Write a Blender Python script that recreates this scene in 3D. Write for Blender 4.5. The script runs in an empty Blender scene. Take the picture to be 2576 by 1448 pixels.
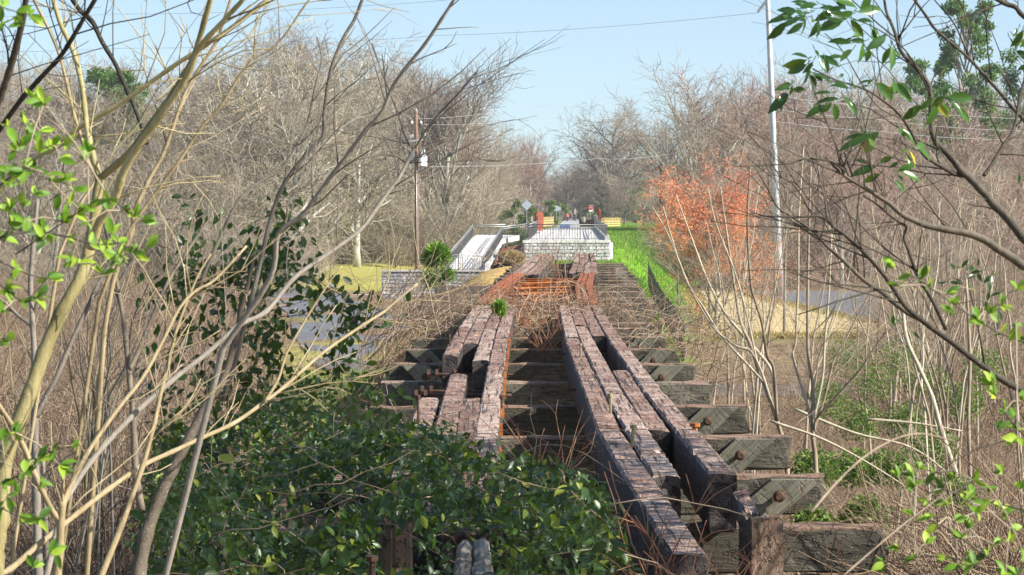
import bpy, math, random
import numpy as np
from mathutils import Vector, Matrix
sc = bpy.context.scene
col = sc.collection
R = math.radians
F = 7055.0
PITCH = R(1.5751)
rng = np.random.default_rng(7)
random.seed(7)

def P(px, py, Y):
    """point of the world at forward distance Y seen at photo position (px, py)"""
    u = (px - 1288) / F; v = (724 - py) / F
    d = np.array([u, math.cos(PITCH) + v * math.sin(PITCH), -math.sin(PITCH) + v * math.cos(PITCH)])
    return d * (Y / d[1])
def G(px, py, z):
    """point where the sight line meets the level z"""
    p = P(px, py, 1.0)
    return p * (z / p[2])
def smooth(a, b, t):
    t = np.clip((np.asarray(t, float) - a) / (b - a), 0, 1)
    return t * t * (3 - 2 * t)

# ------------------------------------------------------------------ mesh building
LEAF = np.array([[0, 0, 0], [-.36, .22, .05], [0, .25, 0], [.36, .22, .05], [-.5, .5, .06], [0, .52, -.02], [.5, .5, .06],
                 [-.33, .78, .02], [0, .8, -.05], [.33, .78, .02], [0, 1.04, -.14]])
LEAFQ = np.array([[1, 2, 5, 4], [2, 3, 6, 5], [4, 5, 8, 7], [5, 6, 9, 8]])
LEAFT = np.array([[0, 2, 1], [0, 3, 2], [7, 8, 10], [8, 9, 10]])
SMALL = np.array([[0, 0, 0], [-.5, .5, .08], [0, .5, -.04], [.5, .5, .08], [0, 1, -.1]])
SMALLT = np.array([[0, 2, 1], [0, 3, 2], [1, 2, 4], [2, 3, 4]])

def unit(a):
    a = np.asarray(a, float)
    return a / np.maximum(np.linalg.norm(a, axis=-1, keepdims=True), 1e-9)

class MB:
    def __init__(s):
        s.V = []; s.T = []; s.F = []; s.nv = 0; s.tubes = {}
    def arr(s, v, f, mi=0, tint=.5):
        v = np.asarray(v, float).reshape(-1, 3); f = np.asarray(f, int)
        s.V.append(v)
        s.T.append(np.broadcast_to(np.asarray(tint, float), (len(v),)))
        s.F.append((f + s.nv, mi)); s.nv += len(v)
    def more(s, f, mi=0, back=0):
        s.F.append((np.asarray(f, int) + s.nv - back, mi))
    def box(s, c, size, rot=None, mi=0, tint=.5):
        x, y, z = np.asarray(size) / 2
        v = np.array([[-x, -y, -z], [x, -y, -z], [x, y, -z], [-x, y, -z], [-x, -y, z], [x, -y, z], [x, y, z], [-x, y, z]])
        if rot is not None: v = v @ np.array(rot).T
        s.arr(v + np.asarray(c), [[0, 3, 2, 1], [4, 5, 6, 7], [0, 1, 5, 4], [1, 2, 6, 5], [2, 3, 7, 6], [3, 0, 4, 7]], mi, tint)
    def bar(s, a, b, w, h, up=(0, 0, 1), mi=0, tint=.5):
        a = np.asarray(a, float); b = np.asarray(b, float)
        d = unit(b - a); r = unit(np.cross(d, up)); u = np.cross(r, d)
        s.box((a + b) / 2, (w, np.linalg.norm(b - a), h), np.array([r, d, u]).T, mi, tint)
    def tube(s, pts, rad, n=6, mi=0, tint=.5):
        pts = np.asarray(pts, float)
        rad = np.broadcast_to(np.asarray(rad, float), (len(pts),))
        g = s.tubes.setdefault((len(pts), n, mi), [[], [], []])
        g[0].append(pts); g[1].append(rad); g[2].append(tint)
    def tubes_arr(s, pts, rad, n=3, mi=0, tint=.5):
        N, K, _ = pts.shape
        T = np.empty_like(pts)
        T[:, 1:-1] = pts[:, 2:] - pts[:, :-2]; T[:, 0] = pts[:, 1] - pts[:, 0]; T[:, -1] = pts[:, -1] - pts[:, -2]
        T = unit(T)
        ax = unit(pts[:, -1] - pts[:, 0])
        ref = np.where(np.abs(ax[:, 2:3]) < .8, np.array([[0, 0, 1.]]), np.array([[1., 0, 0]]))
        B = unit(np.cross(T, ref[:, None, :])); C = np.cross(B, T)
        a = np.arange(n) * 2 * math.pi / n
        ring = B[:, :, None, :] * np.cos(a)[None, None, :, None] + C[:, :, None, :] * np.sin(a)[None, None, :, None]
        v = pts[:, :, None, :] + ring * rad[:, :, None, None]
        base = (np.arange(N) * K * n)[:, None, None]
        k = (np.arange(K - 1) * n)[None, :, None]; j = np.arange(n)[None, None, :]; j2 = (j + 1) % n
        q = np.stack([base + k + j, base + k + j2, base + k + n + j2, base + k + n + j], -1).reshape(-1, 4)
        t = np.broadcast_to(np.asarray(tint, float).reshape(-1, 1), (N, K * n)).reshape(-1)
        s.arr(v.reshape(-1, 3), q, mi, t)
        if n >= 5:
            e0 = (np.arange(N) * K * n)[:, None] + np.arange(n)[::-1][None]
            e1 = (np.arange(N) * K * n + (K - 1) * n)[:, None] + np.arange(n)[None]
            s.F.append((np.concatenate([e0, e1]) + s.nv - len(v.reshape(-1, 3)), mi))
    def lathe(s, c, prof, n=10, mi=0, tint=.5):
        prof = np.asarray(prof, float); K = len(prof)
        a = np.arange(n) * 2 * math.pi / n
        v = np.stack([prof[:, :1] * np.cos(a)[None], prof[:, :1] * np.sin(a)[None], np.repeat(prof[:, 1:2], n, 1)], -1).reshape(-1, 3) + np.asarray(c)
        f = [[k * n + j, k * n + (j + 1) % n, (k + 1) * n + (j + 1) % n, (k + 1) * n + j] for k in range(K - 1) for j in range(n)]
        s.arr(v, f, mi, tint)
        s.more([list(range(n))[::-1]], mi, K * n); s.more([[(K - 1) * n + j for j in range(n)]], mi, K * n)
    def leaves(s, pos, d, up, L, W, mi=0, tint=.5, small=False):
        pos = np.asarray(pos, float).reshape(-1, 3); N = len(pos)
        if not N: return
        d = unit(np.broadcast_to(d, (N, 3))); r = unit(np.cross(d, np.broadcast_to(up, (N, 3)))); u = np.cross(r, d)
        L = np.broadcast_to(np.asarray(L, float), (N,)); W = np.broadcast_to(np.asarray(W, float), (N,))
        tp = SMALL if small else LEAF
        v = pos[:, None] + r[:, None] * (tp[None, :, :1] * W[:, None, None]) + d[:, None] * (tp[None, :, 1:2] * L[:, None, None]) + u[:, None] * (tp[None, :, 2:] * L[:, None, None])
        n = len(tp); b = (np.arange(N) * n)[:, None, None]
        t = np.repeat(np.broadcast_to(np.asarray(tint, float), (N,)), n)
        if small:
            s.arr(v.reshape(-1, 3), (b + SMALLT[None]).reshape(-1, 3), mi, t)
        else:
            s.arr(v.reshape(-1, 3), (b + LEAFQ[None]).reshape(-1, 4), mi, t)
            s.F.append(((b + LEAFT[None]).reshape(-1, 3) + s.nv - N * n, mi))
    def mesh(s, name, mats, smooth=False):
        for (K, n, mi), (p, r, t) in s.tubes.items():
            s.tubes_arr(np.array(p), np.array(r), n, mi, np.array(t))
        s.tubes = {}
        me = bpy.data.meshes.new(name)
        if s.nv:
            V = np.concatenate(s.V); T = np.concatenate(s.T)
            me.vertices.add(len(V)); me.vertices.foreach_set('co', V.astype(np.float32).ravel())
            F_ = [(f, m) for f, m in s.F if len(f)]
            loops = np.concatenate([f.ravel() for f, _ in F_]); sizes = np.concatenate([np.full(len(f), f.shape[1]) for f, _ in F_])
            mi = np.concatenate([np.full(len(f), m) for f, m in F_])
            me.loops.add(len(loops)); me.loops.foreach_set('vertex_index', loops.astype(np.int32))
            me.polygons.add(len(sizes))
            st = np.zeros(len(sizes), np.int32); st[1:] = np.cumsum(sizes)[:-1]
            me.polygons.foreach_set('loop_start', st)
            me.polygons.foreach_set('material_index', mi.astype(np.int32))
            me.polygons.foreach_set('use_smooth', np.full(len(sizes), smooth))
            at = me.attributes.new('tint', 'FLOAT', 'POINT'); at.data.foreach_set('value', T.astype(np.float32))
            me.update(calc_edges=True)
        for m in (mats if isinstance(mats, (list, tuple)) else [mats]): me.materials.append(m)
        return me
    def obj(s, name, mats, parent=None, smooth=False, loc=None, mat=None):
        me = s.mesh(name, mats, smooth)
        o = bpy.data.objects.new(name, me); col.objects.link(o)
        if parent is not None: o.parent = parent
        if loc is not None: o.location = loc
        if mat is not None: o.matrix_local = mat
        return o

def tag(o, label=None, cat=None, group=None, kind=None):
    if label: o['label'] = label
    if cat: o['category'] = cat
    if group: o['group'] = group
    if kind: o['kind'] = kind
    return o
def thing(name, label, cat, loc=(0, 0, 0), group=None, rz=0):
    o = bpy.data.objects.new(name, None); col.objects.link(o)
    o.empty_display_size = .2; o.location = loc; o.rotation_euler.z = rz
    return tag(o, label, cat, group)
def copy_tree(o, parent=None):
    c = o.copy(); col.objects.link(c); c.parent = parent
    for ch in list(o.children): copy_tree(ch, c)
    return c

# ------------------------------------------------------------------ materials
def nmat(name, rough=.8, spec=.3):
    m = bpy.data.materials.new(name); m.use_nodes = True
    nt = m.node_tree; b = nt.nodes['Principled BSDF']
    b.inputs['Roughness'].default_value = rough
    b.inputs['Specular IOR Level'].default_value = spec
    return m, nt, b
def node(nt, t, **kw):
    n = nt.nodes.new(t)
    for k, v in kw.items():
        if hasattr(n, k): setattr(n, k, v)
        else: n.inputs[k].default_value = v
    return n
def ramp(nt, fac, cols):
    r = nt.nodes.new('ShaderNodeValToRGB'); e = r.color_ramp.elements
    while len(e) < len(cols): e.new(.5)
    for el, (p, c) in zip(e, cols): el.position = p; el.color = (*c, 1)
    nt.links.new(fac, r.inputs['Fac']); return r.outputs['Color']
def noise(nt, vec, scale, detail=4, rough=.6, dist=0):
    n = node(nt, 'ShaderNodeTexNoise', Scale=scale, Detail=detail, Roughness=rough, Distortion=dist)
    nt.links.new(vec, n.inputs['Vector']); return n.outputs['Fac']
def coords(nt, kind='Object', scale=(1, 1, 1)):
    t = nt.nodes.new('ShaderNodeTexCoord'); mp = node(nt, 'ShaderNodeMapping'); mp.inputs['Scale'].default_value = scale
    nt.links.new(t.outputs[kind], mp.inputs['Vector']); return mp.outputs['Vector']
def mixc(nt, fac, a, b, mode='MIX'):
    m = nt.nodes.new('ShaderNodeMix'); m.data_type = 'RGBA'; m.blend_type = mode
    for sock, v in ((m.inputs[0], fac), (m.inputs[6], a), (m.inputs[7], b)):
        if hasattr(v, 'is_output'): nt.links.new(v, sock)
        elif isinstance(v, (int, float)): sock.default_value = v
        else: sock.default_value = (*v, 1)
    return m.outputs[2]
def math_(nt, op, a, b=0.):
    m = nt.nodes.new('ShaderNodeMath'); m.operation = op
    for sock, v in ((m.inputs[0], a), (m.inputs[1], b)):
        if hasattr(v, 'is_output'): nt.links.new(v, sock)
        else: sock.default_value = v
    return m.outputs[0]
def bump(nt, b, h, strength, dist=.02):
    n = node(nt, 'ShaderNodeBump', Strength=strength, Distance=dist)
    nt.links.new(h, n.inputs['Height']); nt.links.new(n.outputs[0], b.inputs['Normal'])
def objrand(nt):
    return nt.nodes.new('ShaderNodeObjectInfo').outputs['Random']
def attr(nt, name='tint'):
    a = nt.nodes.new('ShaderNodeAttribute'); a.attribute_name = name; return a.outputs['Fac']

def simple(name, c, rough=.7, spec=.3, metal=0, var=.25, scale=6, bmp=0.):
    m, nt, b = nmat(name, rough, spec); b.inputs['Metallic'].default_value = metal
    v = coords(nt); n = noise(nt, v, scale, 5)
    d = tuple(x * (1 - var) for x in c); l = tuple(min(1, x * (1 + var)) for x in c)
    nt.links.new(ramp(nt, n, [(.3, d), (.7, l)]), b.inputs['Base Color'])
    if bmp: bump(nt, b, noise(nt, v, scale * 4, 4), bmp)
    return m
def tinted(name, cols, rough=.8, spec=.2, trans=0., rnd=.0, hue=None):
    """colour picked per leaf or twig from the tint attribute, shifted per object"""
    m, nt, b = nmat(name, rough, spec)
    f = attr(nt)
    if rnd: f = math_(nt, 'ADD', f, math_(nt, 'MULTIPLY', math_(nt, 'SUBTRACT', objrand(nt), .5), rnd))
    c = ramp(nt, f, cols)
    if hue:
        c = mixc(nt, math_(nt, 'FRACT', math_(nt, 'MULTIPLY', objrand(nt), 7.31)), c, hue, 'MULTIPLY')
    nt.links.new(c, b.inputs['Base Color'])
    if trans:
        t = nt.nodes.new('ShaderNodeBsdfTranslucent')
        nt.links.new(mixc(nt, .5, c, (.35, .55, .05), 'MIX'), t.inputs['Color'])
        mx = nt.nodes.new('ShaderNodeMixShader'); mx.inputs[0].default_value = trans
        nt.links.new(b.outputs[0], mx.inputs[1]); nt.links.new(t.outputs[0], mx.inputs[2])
        nt.links.new(mx.outputs[0], nt.nodes['Material Output'].inputs['Surface'])
    return m

def wood(name, cols, crack=.55, grain=(9, 1.1, 9), bmp=.9, top=None, side_stain=None):
    """weathered timber, grain along local Y"""
    m, nt, b = nmat(name, .72, .35)
    v = coords(nt); vg = coords(nt, 'Object', grain)
    oi = nt.nodes.new('ShaderNodeObjectInfo')
    sh = nt.nodes.new('ShaderNodeVectorMath'); sh.operation = 'SCALE'; nt.links.new(oi.outputs['Location'], sh.inputs[0]); sh.inputs[3].default_value = 3.1
    def off(x):
        a = nt.nodes.new('ShaderNodeVectorMath'); a.operation = 'ADD'; nt.links.new(x, a.inputs[0]); nt.links.new(sh.outputs[0], a.inputs[1]); return a.outputs[0]
    g = noise(nt, off(vg), 4, 8, .7, .4)
    patch = noise(nt, off(v), 1.7, 4, .6)
    f = math_(nt, 'ADD', math_(nt, 'MULTIPLY', g, .62), math_(nt, 'MULTIPLY', patch, .48))
    f = math_(nt, 'ADD', f, math_(nt, 'MULTIPLY', math_(nt, 'SUBTRACT', oi.outputs['Random'], .5), .16))
    c = ramp(nt, f, cols)
    # checks: dark cross cracks and long splits
    vo = node(nt, 'ShaderNodeTexNoise', Scale=1., Detail=4., Roughness=.6, Distortion=.5)
    nt.links.new(off(coords(nt, 'Object', (5, 21, 9))), vo.inputs['Vector'])
    ck = ramp(nt, vo.outputs['Fac'], [(.38, (1, 1, 1)), (.455, (0, 0, 0))])
    lk = ramp(nt, noise(nt, off(coords(nt, 'Object', (34, .9, 26))), 1, 3), [(.36, (1, 1, 1)), (.43, (0, 0, 0))])
    k = mixc(nt, 1., ck, lk, 'LIGHTEN')
    c2 = mixc(nt, math_(nt, 'MULTIPLY', k, crack), c, (.018, .014, .012))
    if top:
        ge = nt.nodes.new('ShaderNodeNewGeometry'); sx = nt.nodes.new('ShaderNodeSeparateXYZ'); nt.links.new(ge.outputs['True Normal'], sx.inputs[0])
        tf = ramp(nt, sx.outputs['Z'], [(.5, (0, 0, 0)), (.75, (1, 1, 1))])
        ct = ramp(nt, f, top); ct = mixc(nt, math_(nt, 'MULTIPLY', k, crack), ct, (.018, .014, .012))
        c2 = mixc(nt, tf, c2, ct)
    nt.links.new(c2, b.inputs['Base Color'])
    h = math_(nt, 'SUBTRACT', g, math_(nt, 'MULTIPLY', k, .8))
    bump(nt, b, h, bmp, .02)
    return m

M = {}
M['stringer'] = wood('stringer_wood', [(.3, (.018, .015, .015)), (.5, (.055, .044, .042)), (.75, (.13, .108, .098))],  # shade put into the colour: side faces much darker than the sunlit tops
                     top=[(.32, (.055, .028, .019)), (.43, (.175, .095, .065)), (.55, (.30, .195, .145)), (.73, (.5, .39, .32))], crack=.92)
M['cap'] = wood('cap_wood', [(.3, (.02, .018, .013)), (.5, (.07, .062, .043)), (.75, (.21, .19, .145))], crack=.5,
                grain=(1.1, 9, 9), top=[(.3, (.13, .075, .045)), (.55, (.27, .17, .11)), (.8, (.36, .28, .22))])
M['brace'] = wood('brace_wood', [(.3, (.05, .05, .036)), (.5, (.13, .125, .09)), (.75, (.27, .26, .2))], crack=.4, bmp=.35, grain=(12, .7, 12))
M['post'] = wood('post_wood', [(.3, (.05, .035, .025)), (.5, (.13, .085, .06)), (.75, (.24, .17, .12))], crack=.7, grain=(9, 9, 1.1))
M['log'] = wood('log_wood', [(.3, (.1, .08, .06)), (.5, (.27, .23, .185)), (.75, (.46, .41, .35))], crack=.15, bmp=.45, grain=(14, .8, 14))
M['fencewood'] = wood('fence_wood', [(.3, (.35, .24, .09)), (.5, (.5, .36, .14)), (.8, (.62, .47, .2))], crack=.1, grain=(2, 9, 9))
M['rust'] = simple('rusted_steel', (.26, .085, .032), .75, .3, .15, .55, 5, .4)
M['rustbar'] = simple('orange_rust_steel', (.42, .14, .035), .75, .3, .1, .5, 4, .4)
M['rustdark'] = simple('dark_rust_iron', (.085, .045, .028), .6, .4, .4, .5, 30, .5)
M['corten'] = simple('weathering_steel', (.27, .075, .04), .75, .3, .1, .25, 3, .1)
M['iron'] = simple('old_iron', (.3, .25, .14), .45, .5, .5, .4, 40, .3)
M['concrete'] = simple('pale_concrete', (.52, .515, .49), .85, .2, 0, .14, .7, .15)
M['concrete_grey'] = simple('grey_concrete', (.42, .43, .43), .85, .2, 0, .15, 1.5, .1)
M['galv'] = simple('galvanised_metal', (.48, .49, .49), .45, .5, .5, .12, 8)
M['railgrey'] = simple('rail_metal', (.15, .145, .14), .42, .5, .5, .12, 8)
M['polegrey'] = simple('pole_steel', (.5, .52, .54), .55, .4, .35, .14, 2, .1)
M['signback'] = simple('sign_aluminium', (.45, .5, .56), .5, .5, .3, .06, 4)
M['white'] = simple('white_paint', (.78, .78, .76), .5, .4, 0, .05, 6)
M['red'] = simple('red_paint', (.55, .03, .03), .45, .4, 0, .1, 6)
M['bluepanel'] = simple('blue_panel', (.06, .1, .22), .35, .5, 0, .15, 8)
M['black'] = simple('black_paint', (.02, .02, .02), .5, .4, 0, .2, 6)
M['mulch'] = simple('bark_mulch', (.2, .085, .05), .95, .1, 0, .5, 3, .6)
M['straw'] = simple('straw', (.52, .36, .13), .9, .15, 0, .4, 9, .8)
M['asphalt'] = simple('asphalt', (.13, .135, .145), .9, .25, 0, .2, .9, .2)
M['trail'] = simple('trail_asphalt', (.33, .34, .35), .85, .25, 0, .1, .4, .1)
M['sand'] = simple('sandy_ground', (.45, .355, .185), .95, .1, 0, .32, 1.1, .5)
M['skin'] = simple('skin', (.5, .3, .22), .6, .3, 0, .05, 8)
M['hair'] = simple('hair', (.05, .035, .025), .6, .3, 0, .2, 30)
M['cloth_dark'] = simple('dark_cloth', (.03, .03, .035), .9, .1, 0, .2, 8)
M['cloth_orange'] = simple('orange_cloth', (.75, .16, .08), .9, .1, 0, .1, 8)
M['cloth_cream'] = simple('cream_cloth', (.62, .58, .42), .9, .1, 0, .1, 8)
M['cloth_grey'] = simple('grey_cloth', (.3, .32, .35), .9, .1, 0, .1, 8)
M['mesh'] = simple('black_netting', (.05, .055, .05), .8, .2, 0, .2, 4)
M['poletimber'] = wood('pole_timber', [(.3, (.09, .05, .035)), (.5, (.2, .11, .07)), (.8, (.32, .19, .12))], crack=.35, grain=(9, 9, .6))
M['roof'] = simple('roof_shingle', (.16, .17, .19), .9, .2, 0, .2, 2)
M['housewall'] = simple('house_wall', (.62, .62, .6), .8, .2, 0, .06, 1)
M['glass'] = simple('window_glass', (.03, .04, .05), .1, .8, 0, .1, 1)
# plants
M['bark_fg'] = None
M['twig_wood'] = tinted('woodland_twig', [(0, (.14, .108, .082)), (.5, (.32, .262, .2)), (1, (.48, .405, .315))], .85, .15, 0, .45, (.93, .97, .88))
M['trunk_wood'] = tinted('woodland_trunk', [(0, (.16, .15, .12)), (.5, (.34, .33, .27)), (1, (.5, .49, .4))], .9, .15, 0, .4)
M['twig_red'] = tinted('reddish_twig', [(0, (.18, .11, .085)), (.5, (.33, .22, .17)), (1, (.47, .34, .26))], .85, .15, 0, .3)
M['twig_grey'] = tinted('grey_twig', [(0, (.12, .095, .07)), (.5, (.25, .205, .155)), (1, (.37, .31, .24))], .85, .15)
M['trunk_grey'] = tinted('grey_trunk', [(0, (.12, .11, .095)), (1, (.3, .28, .24))], .85, .15)
M['bramble'] = tinted('bramble_stem', [(0, (.1, .06, .045)), (.35, (.2, .135, .09)), (.7, (.3, .225, .15)), (1, (.42, .35, .25))], .85, .15)
M['redstem'] = tinted('red_weed_stem', [(0, (.15, .06, .04)), (.5, (.3, .14, .08)), (1, (.45, .27, .15))], .8, .2)
M['leaf_spring'] = tinted('spring_leaf', [(0, (.04, .1, .012)), (.45, (.13, .27, .02)), (1, (.38, .5, .05))], .5, .3, .3)
M['leaf_gloss'] = tinted('glossy_leaf', [(0, (.012, .035, .012)), (.45, (.03, .085, .018)), (.8, (.07, .17, .022)), (1, (.5, .4, .02))], .25, .5, .28)
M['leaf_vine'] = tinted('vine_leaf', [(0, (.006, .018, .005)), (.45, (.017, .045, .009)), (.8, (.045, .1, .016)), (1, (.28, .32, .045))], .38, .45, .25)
M['leaf_orange'] = tinted('orange_leaf', [(0, (.82, .2, .14)), (.5, (.86, .32, .18)), (1, (.85, .46, .18))], .6, .3, .3)
M['needle'] = tinted('pine_needle', [(0, (.035, .08, .03)), (.5, (.085, .17, .05)), (1, (.16, .28, .07))], .55, .3, .25)
M['needle_bright'] = tinted('young_pine_needle', [(0, (.08, .18, .02)), (.5, (.16, .33, .03)), (1, (.3, .48, .06))], .5, .35, .25)
M['leaf_far'] = tinted('far_leaf', [(0, (.03, .06, .015)), (.5, (.08, .14, .03)), (1, (.18, .28, .05))], .6, .3, .25, .4)
M['grass'] = tinted('grass_blade', [(0, (.07, .15, .014)), (.5, (.14, .27, .025)), (.9, (.24, .36, .05)), (1, (.4, .36, .14))], .6, .25, .25)
M['drygrass'] = tinted('dry_grass', [(0, (.25, .16, .06)), (.5, (.42, .3, .13)), (1, (.58, .46, .22))], .8, .2, .2)

def bark(name, cols, sc_=14, spk=.45):
    m, nt, b = nmat(name, .75, .25)
    v = coords(nt, 'Object', (1, 1, .35))
    n = noise(nt, v, sc_, 6, .65)
    f = math_(nt, 'ADD', math_(nt, 'MULTIPLY', n, .7), math_(nt, 'MULTIPLY', attr(nt), .35))
    sp = ramp(nt, noise(nt, coords(nt), 160, 2), [(.62, (0, 0, 0)), (.7, (1, 1, 1))])
    c = ramp(nt, f, cols)
    nt.links.new(mixc(nt, math_(nt, 'MULTIPLY', sp, spk), c, (.55, .48, .38)), b.inputs['Base Color'])
    bump(nt, b, noise(nt, v, sc_ * 5, 4), .35, .01)
    return m
M['bark_fg'] = bark('pale_bark', [(.25, (.15, .115, .055)), (.5, (.31, .245, .135)), (.75, (.46, .38, .24))])
M['bark_grey'] = bark('grey_bark', [(.25, (.075, .065, .052)), (.5, (.165, .145, .118)), (.75, (.28, .25, .205))])
M['bark_dark'] = bark('dark_bark', [(.25, (.022, .018, .013)), (.5, (.055, .046, .034)), (.75, (.13, .11, .08))], 14, .22)
M['bark_olive'] = bark('olive_bark', [(.25, (.14, .12, .045)), (.5, (.32, .275, .125)), (.75, (.5, .43, .25))])
M['bark_shade'] = bark('shaded_bark', [(.25, (.06, .048, .033)), (.5, (.13, .105, .075)), (.75, (.21, .18, .13))])  # grey bark darkened, shade put into the colour of the low trunk
M['bark_sap'] = bark('sapling_bark', [(.25, (.14, .1, .075)), (.5, (.3, .24, .17)), (.75, (.46, .42, .3))])

def stone_mat():
    """split-face block wall: irregular courses with light joints (wall's own XZ in metres)"""
    m, nt, b = nmat('split_face_block', .9, .2)
    uv = nt.nodes.new('ShaderNodeUVMap')
    br = node(nt, 'ShaderNodeTexBrick', Scale=1.); br.offset = .37; br.offset_frequency = 2; br.squash = 1.6; br.squash_frequency = 3
    br.inputs['Brick Width'].default_value = .56; br.inputs['Row Height'].default_value = .245; br.inputs['Mortar Size'].default_value = .02
    br.inputs['Color1'].default_value = (.36, .365, .37, 1); br.inputs['Color2'].default_value = (.6, .6, .58, 1); br.inputs['Mortar'].default_value = (.07, .07, .075, 1)
    nt.links.new(uv.outputs[0], br.inputs['Vector'])
    n = noise(nt, uv.outputs[0], 9, 5)
    c = mixc(nt, .55, br.outputs['Color'], ramp(nt, n, [(.3, (.2, .2, .21)), (.7, (.75, .75, .74))]), 'MULTIPLY')
    c = mixc(nt, .5, c, br.outputs['Color'])
    nt.links.new(c, b.inputs['Base Color'])
    h = math_(nt, 'SUBTRACT', math_(nt, 'MULTIPLY', n, .8), math_(nt, 'MULTIPLY', br.outputs['Fac'], .7))
    bump(nt, b, h, .9, .06)
    return m
M['stone'] = stone_mat()
# ------------------------------------------------------------------ the line of the old railway and the land
AX = np.array([(0, .6), (8, .48), (14, .41), (21, .28), (30, .30), (40, .34), (47, .40), (54, .5), (65, .75), (75, 1.08), (90, 1.55), (112, 2.06), (125, 2.4), (190, 3.64), (320, 6.6), (800, 17.5)])
def cx(y):
    return np.interp(y, AX[:, 0], AX[:, 1])
def land(x, y):
    x = np.asarray(x, float); y = np.asarray(y, float); d = x - cx(y); a = np.abs(d)
    z = np.full(np.broadcast(x, y).shape, -6.0)
    # the bank by the viewer
    near = 1 - smooth(13, 40, y)
    z = z + near * (3.35 - 1.2 * smooth(2.5, 9, a))
    # far embankment carrying the trail
    top = np.interp(y, [100, 106, 122, 150, 186, 193, 198, 330, 800], [-6, -5.6, -2.5, -2.95, -3.6, -3.5, -2.5, -2.25, -2.3])
    wr = np.interp(y, [100, 130, 180, 215, 330, 420], [1.5, 1.6, 2.6, 3.8, 9, 16]); wl = np.interp(y, [100, 180, 300, 420], [3.0, 2.2, 2.5, 9])
    e = np.where(d > 0, 1 - smooth(0, 1, (d - wr) / np.interp(y, [100, 130, 180, 250, 420], [3, 3.2, 4.2, 8, 14])), 1 - smooth(0, 1, (-d - wl) / 6.))
    z = np.where(y > 98, z + (top - z) * e, z)
    z = z + 24 * smooth(300, 560, y) * smooth(22, 90, -d) + 13 * smooth(300, 560, y) * smooth(26, 90, d)
    z = z + 3.0 * smooth(240, 330, y) * smooth(30, 70, -d) + .7 * smooth(210, 260, y) * smooth(10, 20, -d) * (1 - e)
    z = z + .12 * np.sin(x * .7 + y * .23) * np.sin(y * .31 - x * .4) * (a > 6) * (np.abs(x - 15) > 12)
    return z

def ground_mat():
    m, nt, b = nmat('leaf_littered_ground', .95, .1)
    v = coords(nt, 'Generated') ; v = coords(nt)
    n1 = noise(nt, v, 1.3, 8, .7); n2 = noise(nt, v, .06, 3)
    c = ramp(nt, n1, [(.3, (.09, .06, .035)), (.5, (.2, .14, .085)), (.7, (.34, .25, .15))])
    gr = ramp(nt, n1, [(.3, (.08, .13, .02)), (.6, (.2, .25, .05)), (.8, (.3, .3, .09))])
    g2 = ramp(nt, n2, [(.5, (0, 0, 0)), (.62, (1, 1, 1))])
    c = mixc(nt, math_(nt, 'MULTIPLY', g2, .55), c, gr)
    lawn = ramp(nt, n1, [(.25, (.06, .14, .008)), (.55, (.12, .26, .014)), (.8, (.2, .34, .025))])
    meadow = ramp(nt, n1, [(.25, (.2, .2, .04)), (.55, (.33, .31, .08)), (.8, (.45, .38, .14))])
    straw = ramp(nt, n1, [(.25, (.25, .16, .05)), (.55, (.5, .34, .12)), (.8, (.62, .47, .2))])
    c = mixc(nt, attr(nt, 'meadow'), c, meadow); c = mixc(nt, attr(nt, 'lawn'), c, lawn); c = mixc(nt, attr(nt, 'straw'), c, straw)
    nt.links.new(c, b.inputs['Base Color']); bump(nt, b, noise(nt, v, 5, 6, .7), .6, .1)
    return m
def make_ground():
    xs = np.concatenate([np.linspace(-900, -70, 26)[:-1], np.linspace(-70, -12, 46)[:-1], np.linspace(-12, 20, 97)[:-1], np.linspace(20, 80, 46)[:-1], np.linspace(80, 900, 26)])
    ys = np.concatenate([np.linspace(-60, 0, 10)[:-1], np.linspace(0, 60, 61)[:-1], np.linspace(60, 240, 145)[:-1], np.linspace(240, 700, 120)[:-1], np.linspace(700, 2600, 20)])
    X, Y = np.meshgrid(xs, ys); Z = land(X, Y)
    Z = Z + rng.normal(0, .012, Z.shape)
    m = MB(); nx = len(xs); i = np.arange(len(ys) - 1)[:, None] * nx + np.arange(nx - 1)[None]
    m.arr(np.stack([X, Y, Z], -1).reshape(-1, 3), np.stack([i, i + 1, i + nx + 1, i + nx], -1).reshape(-1, 4))
    o = m.obj('ground', ground_mat(), smooth=True); tag(o, kind='structure')
    d = X - cx(Y)
    wob = 1.1 * np.sin(X * 1.3 + Y * .17) + .8 * np.sin(Y * .35 - X)
    lawn = smooth(107, 112, Y) * (1 - smooth(500, 560, Y)) * smooth(-2.6, -1.8, d) * (1 - smooth(0, 2.5, d - np.interp(Y, [100, 130, 180, 260, 420], [3.4, 4.0, 6, 11, 24]) - wob * .6))
    lawn = np.maximum(lawn, smooth(232, 240, Y) * (1 - smooth(330, 360, Y)) * smooth(-14, -8, d) * (1 - smooth(-3, -2, d)) * .8)
    meadow = np.maximum(smooth(205, 215, Y) * (1 - smooth(300, 320, Y)) * (1 - smooth(-11, -8, d)) * smooth(-40, -32, d), smooth(92, 96, Y) * (1 - smooth(122, 128, Y)) * smooth(-14, -11, d) * (1 - smooth(-7.5, -5, d)))
    straw = smooth(104, 110, Y) * (1 - smooth(172, 184, Y)) * (1 - smooth(-2.2, -1.2, d + wob * .4)) * smooth(-8.5, -6, d + wob * .5)
    for nme, a in (('lawn', lawn), ('meadow', meadow), ('straw', straw)):
        at = o.data.attributes.new(nme, 'FLOAT', 'POINT'); at.data.foreach_set('value', np.clip(a, 0, 1).astype(np.float32).ravel())
make_ground()

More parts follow.
